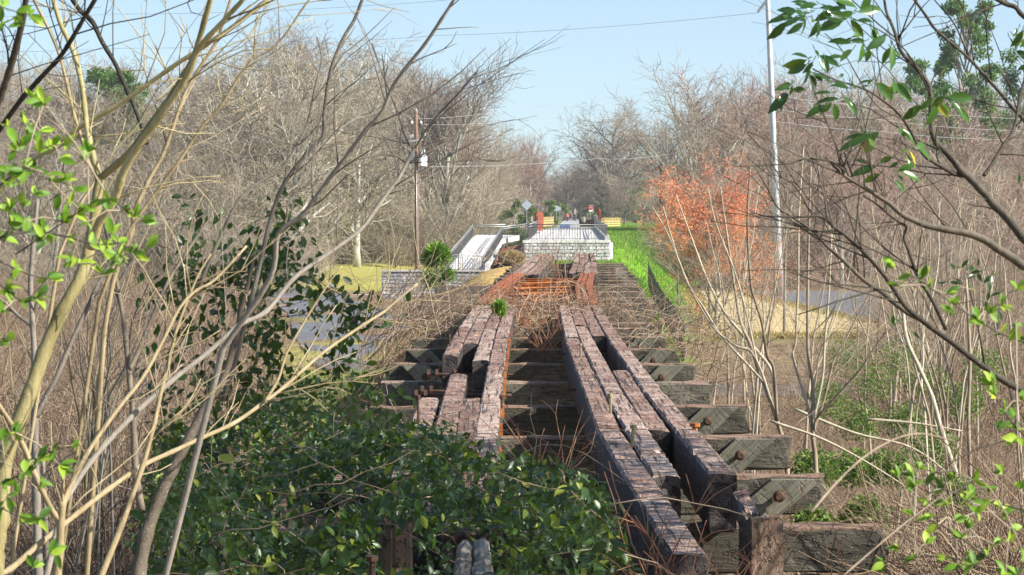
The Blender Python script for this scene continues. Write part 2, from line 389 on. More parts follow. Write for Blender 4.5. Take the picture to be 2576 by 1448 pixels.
def sheet(name, left, right, z, mat, lift=0., jag=0.):
    """a strip laid between two lines of ground points, following level z or the land"""
    m = MB(); n = len(left)
    v = []
    for (lx, ly), (rx, ry) in zip(left, right):
        for t in np.linspace(0, 1, 7) + (rng.normal(0, jag, 7) if jag else 0):
            x = lx + (rx - lx) * t; y = ly + (ry - ly) * t
            v.append((x, y, z if z is not None else float(land(x, y)) + lift))
    m.arr(v, [[i * 7 + j, i * 7 + j + 1, i * 7 + 8 + j, i * 7 + 7 + j] for i in range(n - 1) for j in range(6)])
    return tag(m.obj(name, mat), kind='structure')
def dense(pts, n):
    pts = np.array(pts, float); t = np.linspace(0, 1, len(pts)); tt = np.linspace(0, 1, n)
    return np.stack([np.interp(tt, t, pts[:, k]) for k in range(2)], -1)
# the road that passes under the bridge, then the car park and bare earth on the right
rc = dense([(-40, 262), (-22, 226), (-14.5, 196), (-10.2, 165), (-7.2, 132), (-4.6, 108), (-1.0, 97), (4, 93), (9, 93), (18, 97), (40, 110)], 60)
td = unit(np.gradient(rc, axis=0)); nr = np.stack([-td[:, 1], td[:, 0]], -1)
sheet('road', rc + nr * 3.0, rc - nr * 3.0, -5.955, M['asphalt'])
sheet('bare_earth', dense([(9.7, 131), (9.3, 136), (10.6, 160), (12.0, 200), (13.5, 207)], 60), dense([(19.5, 132.5), (20.6, 137), (18.5, 160), (16.9, 200), (15.5, 206)], 60), -5.945, M['sand'], 0, .022)
sheet('car_park', dense([(16.6, 128), (18.9, 160), (17.0, 206)], 20), dense([(40, 140), (40, 170), (42, 208)], 20), -5.95, M['asphalt'])
ys = np.linspace(322, 800, 90)
sheet('trail', [(cx(y) - 1.9, y) for y in ys], [(cx(y) + 1.7, y) for y in ys], None, M['trail'], .06)
# cut grass on the embankment
g = MB(); n = 90000
y = 108 + 300 * rng.random(n) ** 1.5; d = -2 + rng.random(n) * np.interp(y, [108, 130, 180, 260, 420], [6.4, 7.4, 9.4, 14, 26]); x = cx(y) + d
ok = (y < 191.3) | (x > 6.75 + (y - 192) * .0235); x, y = x[ok], y[ok]; n = len(x)
h = rng.uniform(.1, .34, n); w = rng.uniform(.02, .05, n); a = rng.uniform(0, 6.28, n); z = land(x, y) - .03
b0 = np.stack([x - w * np.cos(a), y - w * np.sin(a), z], -1); b1 = np.stack([x + w * np.cos(a), y + w * np.sin(a), z], -1)
tp = np.stack([x + rng.normal(0, .1, n), y + rng.normal(0, .1, n), z + h], -1)
g.arr(np.stack([b0, b1, tp], 1).reshape(-1, 3), np.arange(3 * n).reshape(-1, 3), 0, np.repeat(rng.random(n), 3))
tag(g.obj('grass', M['grass']), 'bright green grass covering the embankment beside the bridge end', 'grass', kind='stuff')
# ------------------------------------------------------------------ trestle
ZT = -1.74                    # top of the stringers
def timber(L, W, H, seed, rough=.0035, end=.02, chips=True):
    """a squared timber along +Y with worn edges; origin at its near end, top centre"""
    r = np.random.default_rng(seed); n = max(4, int(L / .18))
    c = .018
    prof = np.array([(-W/2+c, 0), (0, 0), (W/2-c, 0), (W/2, -c), (W/2, -H/2), (W/2, -H+c), (W/2-c, -H), (-W/2+c, -H), (-W/2, -H+c), (-W/2, -H/2), (-W/2, -c)])
    k = len(prof); m = MB()
    ys = np.linspace(0, L, n)
    V = np.zeros((n, k, 3)); V[:, :, 0] = prof[None, :, 0]; V[:, :, 2] = prof[None, :, 1]; V[:, :, 1] = ys[:, None]
    V[:, :, 0] += r.normal(0, rough * .5, (n, k)); V[:, :, 2] += r.normal(0, rough, (n, k))
    V[:, :, 2] += (np.cumsum(r.normal(0, .002, n)) * .5)[:, None]
    if chips:
        for _ in range(int(L * .7)):
            i = r.integers(0, n); j = r.choice([0, 2, 3, 10]); V[i, j, 2] -= r.uniform(.015, .045); V[i, j, 0] *= r.uniform(.75, .95)
    V[0, :, 1] += r.normal(0, end, k); V[-1, :, 1] += r.normal(0, end, k)
    q = [[i * k + j, i * k + (j + 1) % k, (i + 1) * k + (j + 1) % k, (i + 1) * k + j] for i in range(n - 1) for j in range(k)]
    m.arr(V.reshape(-1, 3), q)
    m.more([list(range(k))], 0, n * k); m.more([[(n - 1) * k + j for j in range(k)][::-1]], 0, n * k)
    return m
def along(y0, off):
    return np.array([cx(y0) + off, y0])
def place(o, y0, y1, off, z):
    a = along(y0, off); b = along(y1, off); d = b - a
    o.location = (a[0], a[1], z); o.rotation_euler = (0, 0, -math.atan2(d[0], d[1]))
tres = thing('timber_trestle', 'near span of the derelict railway trestle, brown split timbers on dark cross beams', 'bridge', (cx(14), 14, -6))
far = thing('timber_trestle', 'distant span of the derelict railway trestle, between the rusty girders and the block wall', 'bridge', (cx(78), 78, -6))
def sub(o, parent):
    o.parent = parent; o.matrix_parent_inverse = Matrix.Translation(parent.location).inverted(); return o
PLY = .189
def chord_off(side, i):   # i = 0 outer .. 3 inner for the left side, 0 inner .. 3 outer for the right one
    return (-.775 if side < 0 else .775) + (i - 1.5) * (PLY + .004)
LAY = {(-1, 0): [(16.5, 26.0), (33.8, 42), (42.05, 51.5)], (-1, 1): [(16.2, 29.9), (36.6, 44), (44.05, 51.2)],
       (-1, 2): [(15.2, 26.1), (32.7, 41), (41.05, 51.6)], (-1, 3): [(16.0, 21.5), (21.55, 30), (30.05, 38.5), (38.55, 51)],
       (1, 0): [(14.1, 22.3), (22.35, 30.4), (30.45, 38.5), (38.55, 51)], (1, 1): [(18.3, 26.5), (26.55, 34.6), (34.65, 42.6), (42.65, 51.6)],
       (1, 2): [(22.2, 30.5), (39, 46), (46.05, 51.3)], (1, 3): [(18.5, 26.5), (26.55, 34.6), (34.65, 42.6), (42.65, 51)]}
seed = 100; stringers = {}
for (s, i), L in LAY.items():
    for (a, b) in L:
        seed += 1
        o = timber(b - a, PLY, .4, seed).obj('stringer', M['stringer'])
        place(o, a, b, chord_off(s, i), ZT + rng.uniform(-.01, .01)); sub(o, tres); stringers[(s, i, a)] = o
FL = {(-1, 0): [(78, 88), (88.05, 98), (98.05, 113)], (-1, 1): [(77, 94), (94.05, 113.5)], (-1, 2): [(77.5, 90), (90.05, 104), (104.05, 113)], (-1, 3): [(77.3, 97), (97.05, 112.6)],
      (1, 0): [(77, 92), (92.05, 113)], (1, 1): [(77.4, 88), (92, 101), (103, 113.6)], (1, 2): [(77.2, 86), (88.5, 100), (100.05, 113.2)], (1, 3): [(77, 96), (96.05, 113.4)]}
for (s, i), L in FL.items():
    for (a, b) in L:
        seed += 1
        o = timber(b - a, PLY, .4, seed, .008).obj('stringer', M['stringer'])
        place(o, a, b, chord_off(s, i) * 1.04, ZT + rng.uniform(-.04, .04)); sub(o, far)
# cross beams with their diagonal braces and bolts
CAPY = [15.4, 19.0, 22.7, 26.6, 30.8, 35.1, 39.3, 43.4, 47.5, 51.7, 77.6, 81.6, 85.6, 89.6, 93.6, 97.6, 101.6, 105.6, 109.6, 112.9]
def xbeam(L, seed):
    t = timber(L, .34, .31, seed, .006, .04, True)
    me = t
    R90 = np.array([[0, 1, 0], [-1, 0, 0], [0, 0, 1]])
    me.V = [(v - np.array([0, L / 2, 0])) @ R90.T for v in me.V]
    return me
for k, y in enumerate(CAPY):
    par = tres if y < 60 else far
    L = 4.2 if y < 60 else 4.4
    cxx = .45 if y < 60 else cx(y) + .2
    z = ZT - .41
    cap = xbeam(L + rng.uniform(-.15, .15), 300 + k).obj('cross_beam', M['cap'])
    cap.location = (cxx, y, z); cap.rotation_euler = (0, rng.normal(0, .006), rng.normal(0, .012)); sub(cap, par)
    # second, slightly lower beam close behind
    if k in (7, 5):
        c2 = xbeam(L * .9, 340 + k).obj('cross_beam', M['cap']); c2.location = (cxx + .1, y + .75, z - .05); sub(c2, par)
    for s in (1, -1):
        if (s < 0 and k in (4, 8)) or (s > 0 and k in (1, 5, 9)): continue
        d = unit(np.array([-s * (.72 + rng.normal(0, .05)), 0, -.7])); nrm = np.array([0, -1., 0]); side = np.cross(d, nrm); bw = rng.uniform(.22, .29)
        rot = Matrix(((side[0], d[0], nrm[0]), (side[1], d[1], nrm[1]), (side[2], d[2], nrm[2]))); hw = bw / abs(d[2])
        # plank on the near face, its upper end sawn level with the beam, running down and inwards
        x1 = s * (L / 2 - .03 - rng.uniform(0, .12)); q0 = np.array([x1, -.175, -.012]); q1 = q0 - [s * hw, 0, 0]; st = (q0 + q1) / 2
        ts = np.linspace(0, 2.6, 14); inv = np.array(rot).T; V = []
        for t in ts:
            for q_ in (q0, q1):
                for th in (0, .085): V.append(inv @ (q_ + d * t + nrm * th - st) + rng.normal(0, .0025, 3))
        bm = MB(); bm.arr(V, [f for k_ in range(13) for f in ([4*k_, 4*k_+1, 4*k_+5, 4*k_+4], [4*k_+1, 4*k_+3, 4*k_+7, 4*k_+5], [4*k_+3, 4*k_+2, 4*k_+6, 4*k_+7], [4*k_+2, 4*k_, 4*k_+4, 4*k_+6])])
        bm.more([[0, 2, 3, 1], [52, 53, 55, 54]], 0, 56)
        br = bm.obj('diagonal_brace', M['brace'])
        br.parent = cap; br.matrix_local = Matrix.Translation(st) @ rot.to_4x4()
        st = st + nrm * .085 - [0, 0, 0]
        b = MB(); p = st + d * rng.uniform(.19, .24)
        b.tube([p + nrm * -.02, p + nrm * .075], .022, 8); b.tube([p + nrm * .055, p + nrm * .065, p + nrm * .085, p + nrm * .1], [.048, .051, .046, .028], 12)
        b.obj('bolt', M['rustdark'], cap)
    if y < 60 or k > 10:   # piles under each cap
        for dx in (-1.5, -.5, .5, 1.5):
            pl = MB(); zz = float(land(cxx + dx, y)) - .3 - (z - .36)
            n = 7; pl.tube([(dx * (1 + .06 * t), 0, -.36 + zz * t) for t in np.linspace(0, 1, n)], .16 + .01 * rng.random(n), 10)
            pl.obj('pile', M['post'], cap, smooth=True)
# bolts, drift pins and spikes standing out of the near timbers
def pin(px, py0, py1, lean, r, mat, head=True, par=tres):
    y = 1.74 * F / (py1 - 530); b = P(px, py1, y); h = (py1 - py0) / F * y
    b = b + np.array([0, 0, -.03]); t = b + np.array([lean * h, 0, h + .03])
    m = MB(); mid = (b + t) / 2 + np.array([lean * .12 * h, 0, 0])
    m.tube([b, mid, t], r, 7)
    if head: m.tube([t - [0, 0, .012], t + [0, 0, .016]], r * 1.9, 8)
    o = m.obj('spike', mat, smooth=False); sub(o, par); return o
for a in [(1053, 1000, 1065, -.02, .011, M['rustdark']), (1133, 845, 872, -.1, .011, M['rustdark']), (1156, 828, 848, -.15, .012, M['rustdark']),
          (1460, 868, 897, 0, .013, M['iron']), (1536, 995, 1045, -.02, .013, M['iron']), (1588, 1075, 1122, .12, .014, M['iron']),
          (1748, 1070, 1086, 0, .022, M['rustbar']), (1398, 655, 672, 0, .02, M['rustdark']), (1262, 1000, 1020, 0, .012, M['rustdark'])]:
    pin(*a)
# the tie rods and iron fittings where outer plies are gone
for yy, z in ((33.2, -.2), (31.2, -.27), (29.4, -.2)):
    f = MB(); f.tube([(cx(yy) - 1.35, yy, ZT + z), (cx(yy) - .3, yy, ZT + z - .01)], .016, 7); rod = sub(f.obj('tie_rod', M['rustdark']), tres)
    for xx in (-1.32, -1.22, -1.0):
        f = MB(); f.tube([(cx(yy) + xx, yy, ZT + z), (cx(yy) + xx + .035, yy, ZT + z)], .06, 10); wo = f.obj('washer', M['rustdark']); sub(wo, tres)
for yy in (23.4, 30.6, 38.2):
    f = MB(); f.tube([(cx(yy) + .3, yy, ZT - .22), (cx(yy) + 1.3, yy, ZT - .22)], .016, 7); sub(f.obj('tie_rod', M['rustdark']), tres)
# rusty bolt heads down the inner face of the left chord
for yy in np.arange(20, 44, .8):
    w = MB(); c = np.array([cx(yy) - .775 + 2 * (PLY + .004) + .0, yy + rng.uniform(-.1, .1), ZT - rng.uniform(.05, .2)])
    w.box(c, (.05, rng.uniform(.05, .16), rng.uniform(.03, .09)), None); sub(w.obj('bolt_head', M['rustbar']), tres)
# ---- steel span
steel = thing('steel_girder_span', 'pair of rusty orange steel girders joined by cross struts, midway along the trestle', 'bridge', (cx(52.5), 52.5, -6))
gy = np.linspace(52.3, 76.8, 26)
for s, off in ((-1, -.96), (1, .92)):
    m = MB()
    pr = [(-.19, 0), (-.075, 0), (-.07, .02), (-.05, .02), (-.045, 0), (.045, 0), (.05, .02), (.07, .02), (.075, 0), (.19, 0), (.19, -.03), (.012, -.03), (.012, -.85), (.19, -.85), (.19, -.88), (-.19, -.88), (-.19, -.85), (-.012, -.85), (-.012, -.03), (-.19, -.03)]
    k = len(pr); V = []
    for i, y in enumerate(gy):
        jx = .012 * math.sin(y * .35 + s) + rng.normal(0, .005)
        for (a, b) in pr: V.append((cx(y) + off + a + jx, y, ZT + .02 + b))
    m.arr(V, [[i * k + j, i * k + k + j, i * k + k + (j + 1) % k, i * k + (j + 1) % k] for i in range(len(gy) - 1) for j in range(k)])
    m.more([list(range(k))[::-1]], 0, len(gy) * k); m.more([[(len(gy) - 1) * k + j for j in range(k)]], 0, len(gy) * k)
    sub(m.obj('girder', M['rust']), steel)
    for y in gy[1:-1:3]:
        for q in (-.1, .1):
            st = MB(); st.box((cx(y) + off + q, y, ZT - .41), (.16, .02, .8)); sub(st.obj('web_stiffener', M['rust']), steel)
for y in np.linspace(53.5, 76.2, 12):
    m = MB(); a = np.array([cx(y) - .78, y, ZT - .12]); b = np.array([cx(y) + .74, y, ZT - .12])
    m.bar(a, b, .09, .02); m.bar(a + [0, .05, -.05], b + [0, .05, -.05], .02, .1)
    m.bar(a + [0, 0, -.62], b + [0, 0, -.62], .09, .02); m.bar(a + [0, .02, -.05], b + [0, .02, -.6], .06, .02); m.bar(a + [0, .04, -.6], b + [0, .04, -.05], .06, .02)
    sub(m.obj('cross_strut', M['rustbar']), steel)
for i, y in enumerate(np.linspace(54.5, 73.2, 9)):
    m = MB(); y2 = y + 2.06; s = 1 if i % 2 else -1
    m.bar((cx(y) - s * .76, y, ZT - .1), (cx(y2) + s * .74, y2, ZT - .1), .08, .02); sub(m.obj('lateral_brace', M['rustbar']), steel)
# timbers stacked beside the girders
for k, (y, x0, x1, z) in enumerate([(55.5, 1.35, 2.95, -.6), (58, 1.4, 2.9, -.45), (61.5, 1.5, 3.15, -.42), (65, 1.5, 3.2, -.4), (70, 1.6, 3.3, -.4), (74, 1.7, 3.35, -.38), (75.3, -2.0, -.4, -.4), (69, -2.2, -.7, -.45), (63, -2.35, -.95, -.5)]):
    t = xbeam(x1 - x0, 500 + k).obj('side_timber', M['cap']); t.location = ((x0 + x1) / 2, y, ZT + z + .12); sub(t, steel)
for yy in (52.6, 76.9):
    pier = MB(); pier.box((cx(yy), yy, -4.6), (3.2, .7, 3.2)); sub(pier.obj('pier', M['post']), steel)
# ---- rotten posts and log ends by the viewer
def stub(px, py, Y, w, label, h=1.0, seed=1, sq=False):
    t = P(px, py, Y); r = np.random.default_rng(seed); n = 4 if sq else 11
    root = thing('rotten_post', label, 'post', (t[0], t[1], float(land(t[0], t[1]))), 'cut posts by the viewer')
    m = MB(); a = np.arange(40) * 2 * math.pi / 40
    rad = w / 2 * (1 / np.maximum(np.abs(np.cos(a)), np.abs(np.sin(a))) ** .8 if sq else 1) * (1 + r.normal(0, .035, 40))
    K = 9; zb = float(land(t[0], t[1])) - .4
    V = np.zeros((K, 40, 3))
    for i, f_ in enumerate(np.linspace(0, 1, K)):
        V[i, :, 0] = rad * np.cos(a + .35) * (1 + .08 * (1 - f_)); V[i, :, 1] = rad * np.sin(a + .35) * (1 + .08 * (1 - f_)); V[i, :, 2] = (zb + (t[2] - zb) * f_)
    V[-1, :, 2] += r.normal(0, .018, 40)
    m.arr(V.reshape(-1, 3), [[i * 40 + j, i * 40 + (j + 1) % 40, i * 40 + 40 + (j + 1) % 40, i * 40 + 40 + j] for i in range(K - 1) for j in range(40)])
    inner = V[-1] * np.array([.45, .45, 1]); inner[:, 2] = t[2] - .012 + r.normal(0, .01, 40)
    base = m.nv - K * 40
    m.arr(inner, np.zeros((0, 4), int)); b0 = (K - 1) * 40
    m.F.append((np.array([[b0 + j, b0 + (j + 1) % 40, K * 40 + (j + 1) % 40, K * 40 + j] for j in range(40)]), 0))
    m.F.append((np.array([[K * 40 + j for j in range(40)]]), 0))
    o = m.obj('post_shaft', M['post'], root, smooth=False); o.location = (0, 0, -root.location.z)
    return root
stub(1913, 1302, 16.3, .215, 'square rotten post with frayed top, right of the fallen beam end', seed=5, sq=True)
stub(996, 1312, 14.2, .165, 'round rotten post wrapped by green vine leaves', seed=6)
for i, (px, lab) in enumerate([(1165, 'weathered split timber end lying under the vine, beside a wider one'), (1212, 'wider of the two weathered timber ends under the vine')]):
    a = P(px, 1412, 12.9); b = P(px + 8 - 14 * i, 1338, 14.6); a[2] = b[2] = -1.72; d = unit(b - a); L = np.linalg.norm(b - a)
    o = timber(L, .075 + .012 * i, .09, 620 + i, .006, .03).obj('broken_timber', M['log']); rt = unit(np.cross(d, (0, 0, 1))); u = np.cross(rt, d)
    o.matrix_local = Matrix.Translation(a) @ Matrix(((rt[0], d[0], u[0]), (rt[1], d[1], u[1]), (rt[2], d[2], u[2]))).to_4x4() @ Matrix.Rotation(.25 - .5 * i, 4, 'Y')
    tag(o, lab, 'timber', 'timber ends under the vine')
m = MB(); p = P(936, 1412, 12.3); m.tube([p + [0, 0, -.5], p], .016, 8); m.tube([p, p + [0, 0, .022]], .03, 6)
tag(m.obj('rusty_bolt', M['rustdark']), 'upright rusty bolt with a square head in front of the vine', 'bolt')
for i, (p0, p1, w, h, lab) in enumerate([(P(520, 1345, 15.0), P(640, 1338, 15.2), .2, .2, 'dark rotten beam end poking out of the vine'), (P(1866, 1238, 17.6), P(1893, 1292, 16.75), .11, .16, 'bluish fallen timber leaning behind the square post')]):
    L = float(np.linalg.norm(p1 - p0)); o = timber(L, w, h, 600 + i, .01).obj('fallen_timber', M['stringer']); d = unit(p1 - p0)
    rt = unit(np.cross(d, (0, 0, 1))); u = np.cross(rt, d)
    o.matrix_local = Matrix.Translation(p0) @ Matrix(((rt[0], d[0], u[0]), (rt[1], d[1], u[1]), (rt[2], d[2], u[2]))).to_4x4(); tag(o, lab, 'timber')
# ------------------------------------------------------------------ viewing platform, ramp, rails and what stands on them
ZD = -2.05
A, B_, C_, D_ = np.array([.83, 191.6]), np.array([6.68, 192.6]), np.array([9.9, 330.0]), np.array([4.6, 330.0])
E_ = np.array([2.2, 258.0])
def slab(poly, z0, z1, mi=0, m=None):
    m = m or MB(); n = len(poly)
    v = [(x, y, z1) for x, y in poly] + [(x, y, z0) for x, y in poly]
    m.arr(v, [[i, i + n, (i + 1) % n + n, (i + 1) % n] for i in range(n)], mi); m.more([list(range(n))], mi, 2 * n); m.more([list(range(n, 2 * n))[::-1]], mi, 2 * n)
    return m
plat = thing('viewing_platform', 'pale concrete platform on a grey block wall at the end of the trestle', 'platform', (4, 200, -3.1))
sub(slab([A, B_, C_, D_, E_], ZD - .16, ZD).obj('deck', M['concrete']), plat)
def face(a, b, z0a, z0b, z1, th=.35):
    """block wall between two ground points with real relief, front on the right of a->b"""
    a = np.asarray(a, float); b = np.asarray(b, float); L = np.linalg.norm(b - a); d = (b - a) / L; nrm = np.array([d[1], -d[0]])
    nx = max(2, int(L / .12)); nz = max(2, int((z1 - min(z0a, z0b)) / .1)); m = MB()
    V = []; UV = []
    for k in range(nz + 1):
        for i in range(nx + 1):
            t = i / nx; zb = z0a + (z0b - z0a) * t; z = zb + (z1 - zb) * k / nz
            o = rng.uniform(0, .05) if 0 < k < nz and 0 < i < nx else 0
            p = a + d * L * t + nrm * o; V.append((p[0], p[1], z)); UV.append((L * t, z))
    n0 = len(V)
    m.arr(V, [[k * (nx + 1) + i, k * (nx + 1) + i + 1, (k + 1) * (nx + 1) + i + 1, (k + 1) * (nx + 1) + i] for k in range(nz) for i in range(nx)])
    o = m.obj('block_wall', M['stone'])
    uv = o.data.uv_layers.new(name='UVMap'); idx = np.empty(len(o.data.loops), np.int32); o.data.loops.foreach_get('vertex_index', idx)
    uv.data.foreach_set('uv', np.array(UV, np.float32)[idx].ravel())
    return o
sub(face(A, B_, -3.75, -3.7, ZD - .17), plat)
sub(slab([A + [.02, .06], B_ + [-.02, .06], B_ + [.3, 1.5], A + [.1, 1.5]], -3.4, ZD - .18).obj('wall_core', M['concrete_grey']), plat)
cop = slab([A + [-.1, -.08], B_ + [.1, -.08], B_ + [.1, .5], A + [-.1, .5]], ZD - .17, ZD + .012); sub(cop.obj('coping', M['concrete']), plat)
sub(slab([B_ + [.02, .1], C_ + [.02, 0], C_ + [-.3, 0], B_ + [-.3, .1]], -3.3, ZD + .3).obj('side_kerb_wall', M['concrete_grey']), plat)
sub(slab([A + [-.05, .3], A + [.25, .3], E_ + [.25, 0], E_ + [-.05, 0]], -3.3, ZD - .17).obj('side_wall', M['concrete_grey']), plat)
def rail(name, label, pts, h=1.07, mat='railgrey', two=True, step=2.0, gap=.16, tr='galv', pw=.022, group='metal railings of the platform and ramp'):
    """metal picket railing along 3D base points"""
    root = thing(name, label, 'railing', pts[0], group); pts = np.asarray(pts, float)
    for a, b in zip(pts[:-1], pts[1:]):
        L = np.linalg.norm(b - a); n = max(1, round(L / step)); up = np.array([0, 0, 1.])
        m = MB(); m.tube([a + up * h, b + up * h], .032, 8)
        sub(m.obj('top_rail', M[tr], smooth=True), root)
        m = MB(); m.tube([a + up * h * .84, b + up * h * .84], .024, 6); sub(m.obj('mid_rail', M[tr], smooth=True), root)
        m = MB(); m.bar(a + up * .1, b + up * .1, .03, .04); sub(m.obj('bottom_rail', M[mat]), root)
        for i in range(n + 1):
            p = a + (b - a) * i / n; m = MB(); m.box(p + up * h / 2, (.05, .05, h)); sub(m.obj('post', M[mat]), root)
        pk = MB()
        for i in range(1, int(L / gap)):
            p = a + (b - a) * i * gap / L; pk.box(p + up * (.1 + h * .42), (pw, pw, h * .8))
        o = sub(pk.obj('pickets', M[mat]), root); o['kind'] = 'stuff'
    return root
def on(p, z=ZD): return (p[0], p[1], z)
rail('railing', 'grey picket railing along the front edge of the pale platform', [on(A + [.12, .3]), on(B_ + [-.15, .25])], tr='railgrey', pw=.032, gap=.19)
rail('railing', 'picket railing running back along the grassy side of the platform', [on(B_ + [-.2, .5]), on(C_ * .75 + B_ * .25 + [-.2, 0])], gap=.3, step=4)
rail('railing', 'picket railing running back from the platform front towards the rusty arched pier', [on(A + [.3, .6]), on(E_ + [.1, -2])], gap=.25, step=4)
# ramp on the left
zl, zh = -4.15, -2.62
NL, NR, FL_, FR = P(1118, 682, 188), P(1216, 684, 188), P(1184, 601, 262), P(1264, 594, 262)
for q, z in ((NL, zl), (NR, zl), (FL_, zh), (FR, zh)): q[2] = z
ramp_ = thing('access_ramp', 'long white concrete ramp sloping down beside the platform to a block wall', 'ramp', (-3, 200, -6))
m = MB(); v = [NL, NR, FR, FL_] + [q - [0, 0, .5] for q in (NL, NR, FR, FL_)]
m.arr(v, [[0, 1, 2, 3], [7, 6, 5, 4], [0, 4, 5, 1], [1, 5, 6, 2], [2, 6, 7, 3], [3, 7, 4, 0]]); sub(m.obj('ramp_slab', M['concrete']), ramp_)
K1, K2 = np.array([-8.74, 188.0]), NR[:2] + [.1, -.4]
sub(face(K1, K2, -6.2, -6.0, zl + .05), ramp_)
lm = slab([K1 + [0, .06], K2 + [0, .06], K2 + [0, .9], K1 + [0, .9]], -6.3, zl + .04); sub(lm.obj('wall_core', M['concrete_grey']), ramp_)
cp = slab([K1 + [-.06, -.1], K2 + [.06, -.1], K2 + [.06, 1.0], K1 + [-.06, 1.0]], zl + .05, zl + .14); sub(cp.obj('coping', M['concrete']), ramp_)
# retaining side of the ramp facing the straw bank
sub(slab([NR[:2] + [.1, 0], NR[:2] + [.4, 0], FR[:2] + [.4, 0], FR[:2] + [.1, 0]], -5.2, -3.55).obj('side_wall', M['concrete']), ramp_)
top_land = [FL_ , FR, FR + [1.6, 8, .25], FL_ + [.4, 10, .25]]
m = MB(); v = top_land + [q - [0, 0, .5] for q in top_land]
m.arr(v, [[0, 1, 2, 3], [7, 6, 5, 4], [0, 4, 5, 1], [1, 5, 6, 2], [2, 6, 7, 3], [3, 7, 4, 0]]); sub(m.obj('landing', M['concrete']), ramp_)
rail('railing', 'bright picket railing across the top landing of the white ramp', [FL_ + [.1, 6, .2], FR + [.3, 6, .2]], gap=.2)
rail('railing', 'picket railing down the outer edge of the white ramp', [NL + [.1, .2, 0], FL_ + [.1, 0, 0], FL_ + [.1, 6, .2]], gap=.3, step=6)
rail('railing', 'picket railing down the inner edge of the white ramp, nearest the straw bank', [NR + [-.1, .2, 0], FR + [0, 0, 0], P(1326, 592, 266)], gap=.3, step=6)
rail('railing', 'low picket railing across the foot of the white ramp on the block wall', [(*(K2 + [-3.4, .3]), zl + .1), (*(K2 + [-.1, .3]), zl + .1)], gap=.16)
ms = MB(); a = P(1300, 604, 212); q = [P(1313, 606, 205), P(1320, 606, 190), P(1319, 646, 184), P(1288, 638, 196)]
ms = MB(); gx = np.linspace(0, 1, 10)
c0 = np.array([.45, 186.]); c1 = np.array([1.0, 232.]); c2 = np.array([-1.0, 226.]); c3 = np.array([-1.3, 190.])
V = []
for i in gx:
    for j in gx:
        p = (c3 * (1 - i) + c2 * i) * (1 - j) + (c0 * (1 - i) + c1 * i) * j
        V.append((p[0], p[1], -3.75 + .65 * i * (1 - .2 * j) + .5 * j + rng.normal(0, .04)))
ms.arr(V, [[i * 10 + j, i * 10 + j + 1, i * 10 + 11 + j, i * 10 + 10 + j] for i in range(9) for j in range(9)])
tag(ms.obj('mulch_bank', M['mulch']), kind='structure')
# rusty arched piers
def arch_pier(px, base_py, Y, w, h, dpt, label, rz=0):
    p = P(px, base_py, Y); root = thing('arched_pier', label, 'monument', p, 'rusty arched piers at the sides of the trail', rz)
    def arch(w, h, n=14):
        a = np.linspace(0, math.pi, n); r = w / 2
        return [(-r, 0)] + [(-r * math.cos(t), h - r * .75 + r * .75 * math.sin(t)) for t in a] + [(r, 0)]
    def ext(pr, y0, y1, name, mat):
        n = len(pr); m = MB(); m.arr([(x, y0, z) for x, z in pr] + [(x, y1, z) for x, z in pr], [[i, (i + 1) % n, (i + 1) % n + n, i + n][::-1] for i in range(n)])
        m.more([list(range(n))], 0, 2 * n); m.more([list(range(n, 2 * n))[::-1]], 0, 2 * n); return m.obj(name, M[mat], root)
    ext(arch(w, h), -dpt / 2, dpt / 2, 'steel_body', 'corten')
    ext([(x * .72, z * .88) for x, z in arch(w, h)], -dpt / 2 - .07, -dpt / 2 - .002, 'arched_panel', 'corten')
    b = MB(); b.box((0, 0, .14), (w * 1.12, dpt * 1.2, .28)); b.obj('plinth', M['concrete_grey'], root)
    c = MB(); c.box((-w * .36 if px < 1400 else w * .1, -dpt / 2 - .03, h * .62), (w * .22, .05, h * .22)); c.obj('plaque', M['rustdark'], root)
    return root
arch_pier(1356, 586, 263, .72, 1.95, .5, 'rusty arched steel pier on the left of the trail, beside the wooden fence', .35)
arch_pier(1505, 571, 330, .5, 2.1, .45, 'smaller rusty steel pier with a pale lamp box, at the far end of the platform', -.5)
# stone cairn by the pier
m = MB(); p = P(1356, 590, 255)
for i in range(9): m.lathe(p + [rng.normal(0, .22), rng.normal(0, .3), 0], [(.16, 0), (.2, .08), (.12, .2 + .1 * rng.random()), (.04, .3)], 7)
tag(m.obj('stone_heap', M['white']), 'heap of pale stones at the foot of the rusty arched pier', 'stones', kind='stuff')
# information board
p = P(1421, 592, 222); ib = thing('information_board', 'small blue panel on two legs standing on the pale deck', 'sign', (p[0], p[1], ZD))
for s in (-.32, .32):
    m = MB(); m.box((s, 0, .35), (.06, .06, .7)); m.obj('leg', M['galv'], ib)
m = MB(); m.bar((0, -.18, .66), (0, .18, .92), .84, .05); m.obj('panel', M['bluepanel'], ib)
# planter or bench
p = P(1477, 571, 330); bn = thing('bench', 'dark brown bench where a person in a cream shirt sits', 'bench', (p[0], p[1], ZD))
for nme, c, s_ in (('seat', (0, 0, .45), (1.9, .5, .08)), ('backrest', (0, -.24, .72), (1.9, .07, .5)), ('leg', (-.8, 0, .21), (.1, .45, .42)), ('leg', (.8, 0, .21), (.1, .45, .42)), ('front_board', (0, -.2, .25), (1.5, .06, .3))):
    m = MB(); m.box(c, s_); m.obj(nme, M['rustdark'], bn)
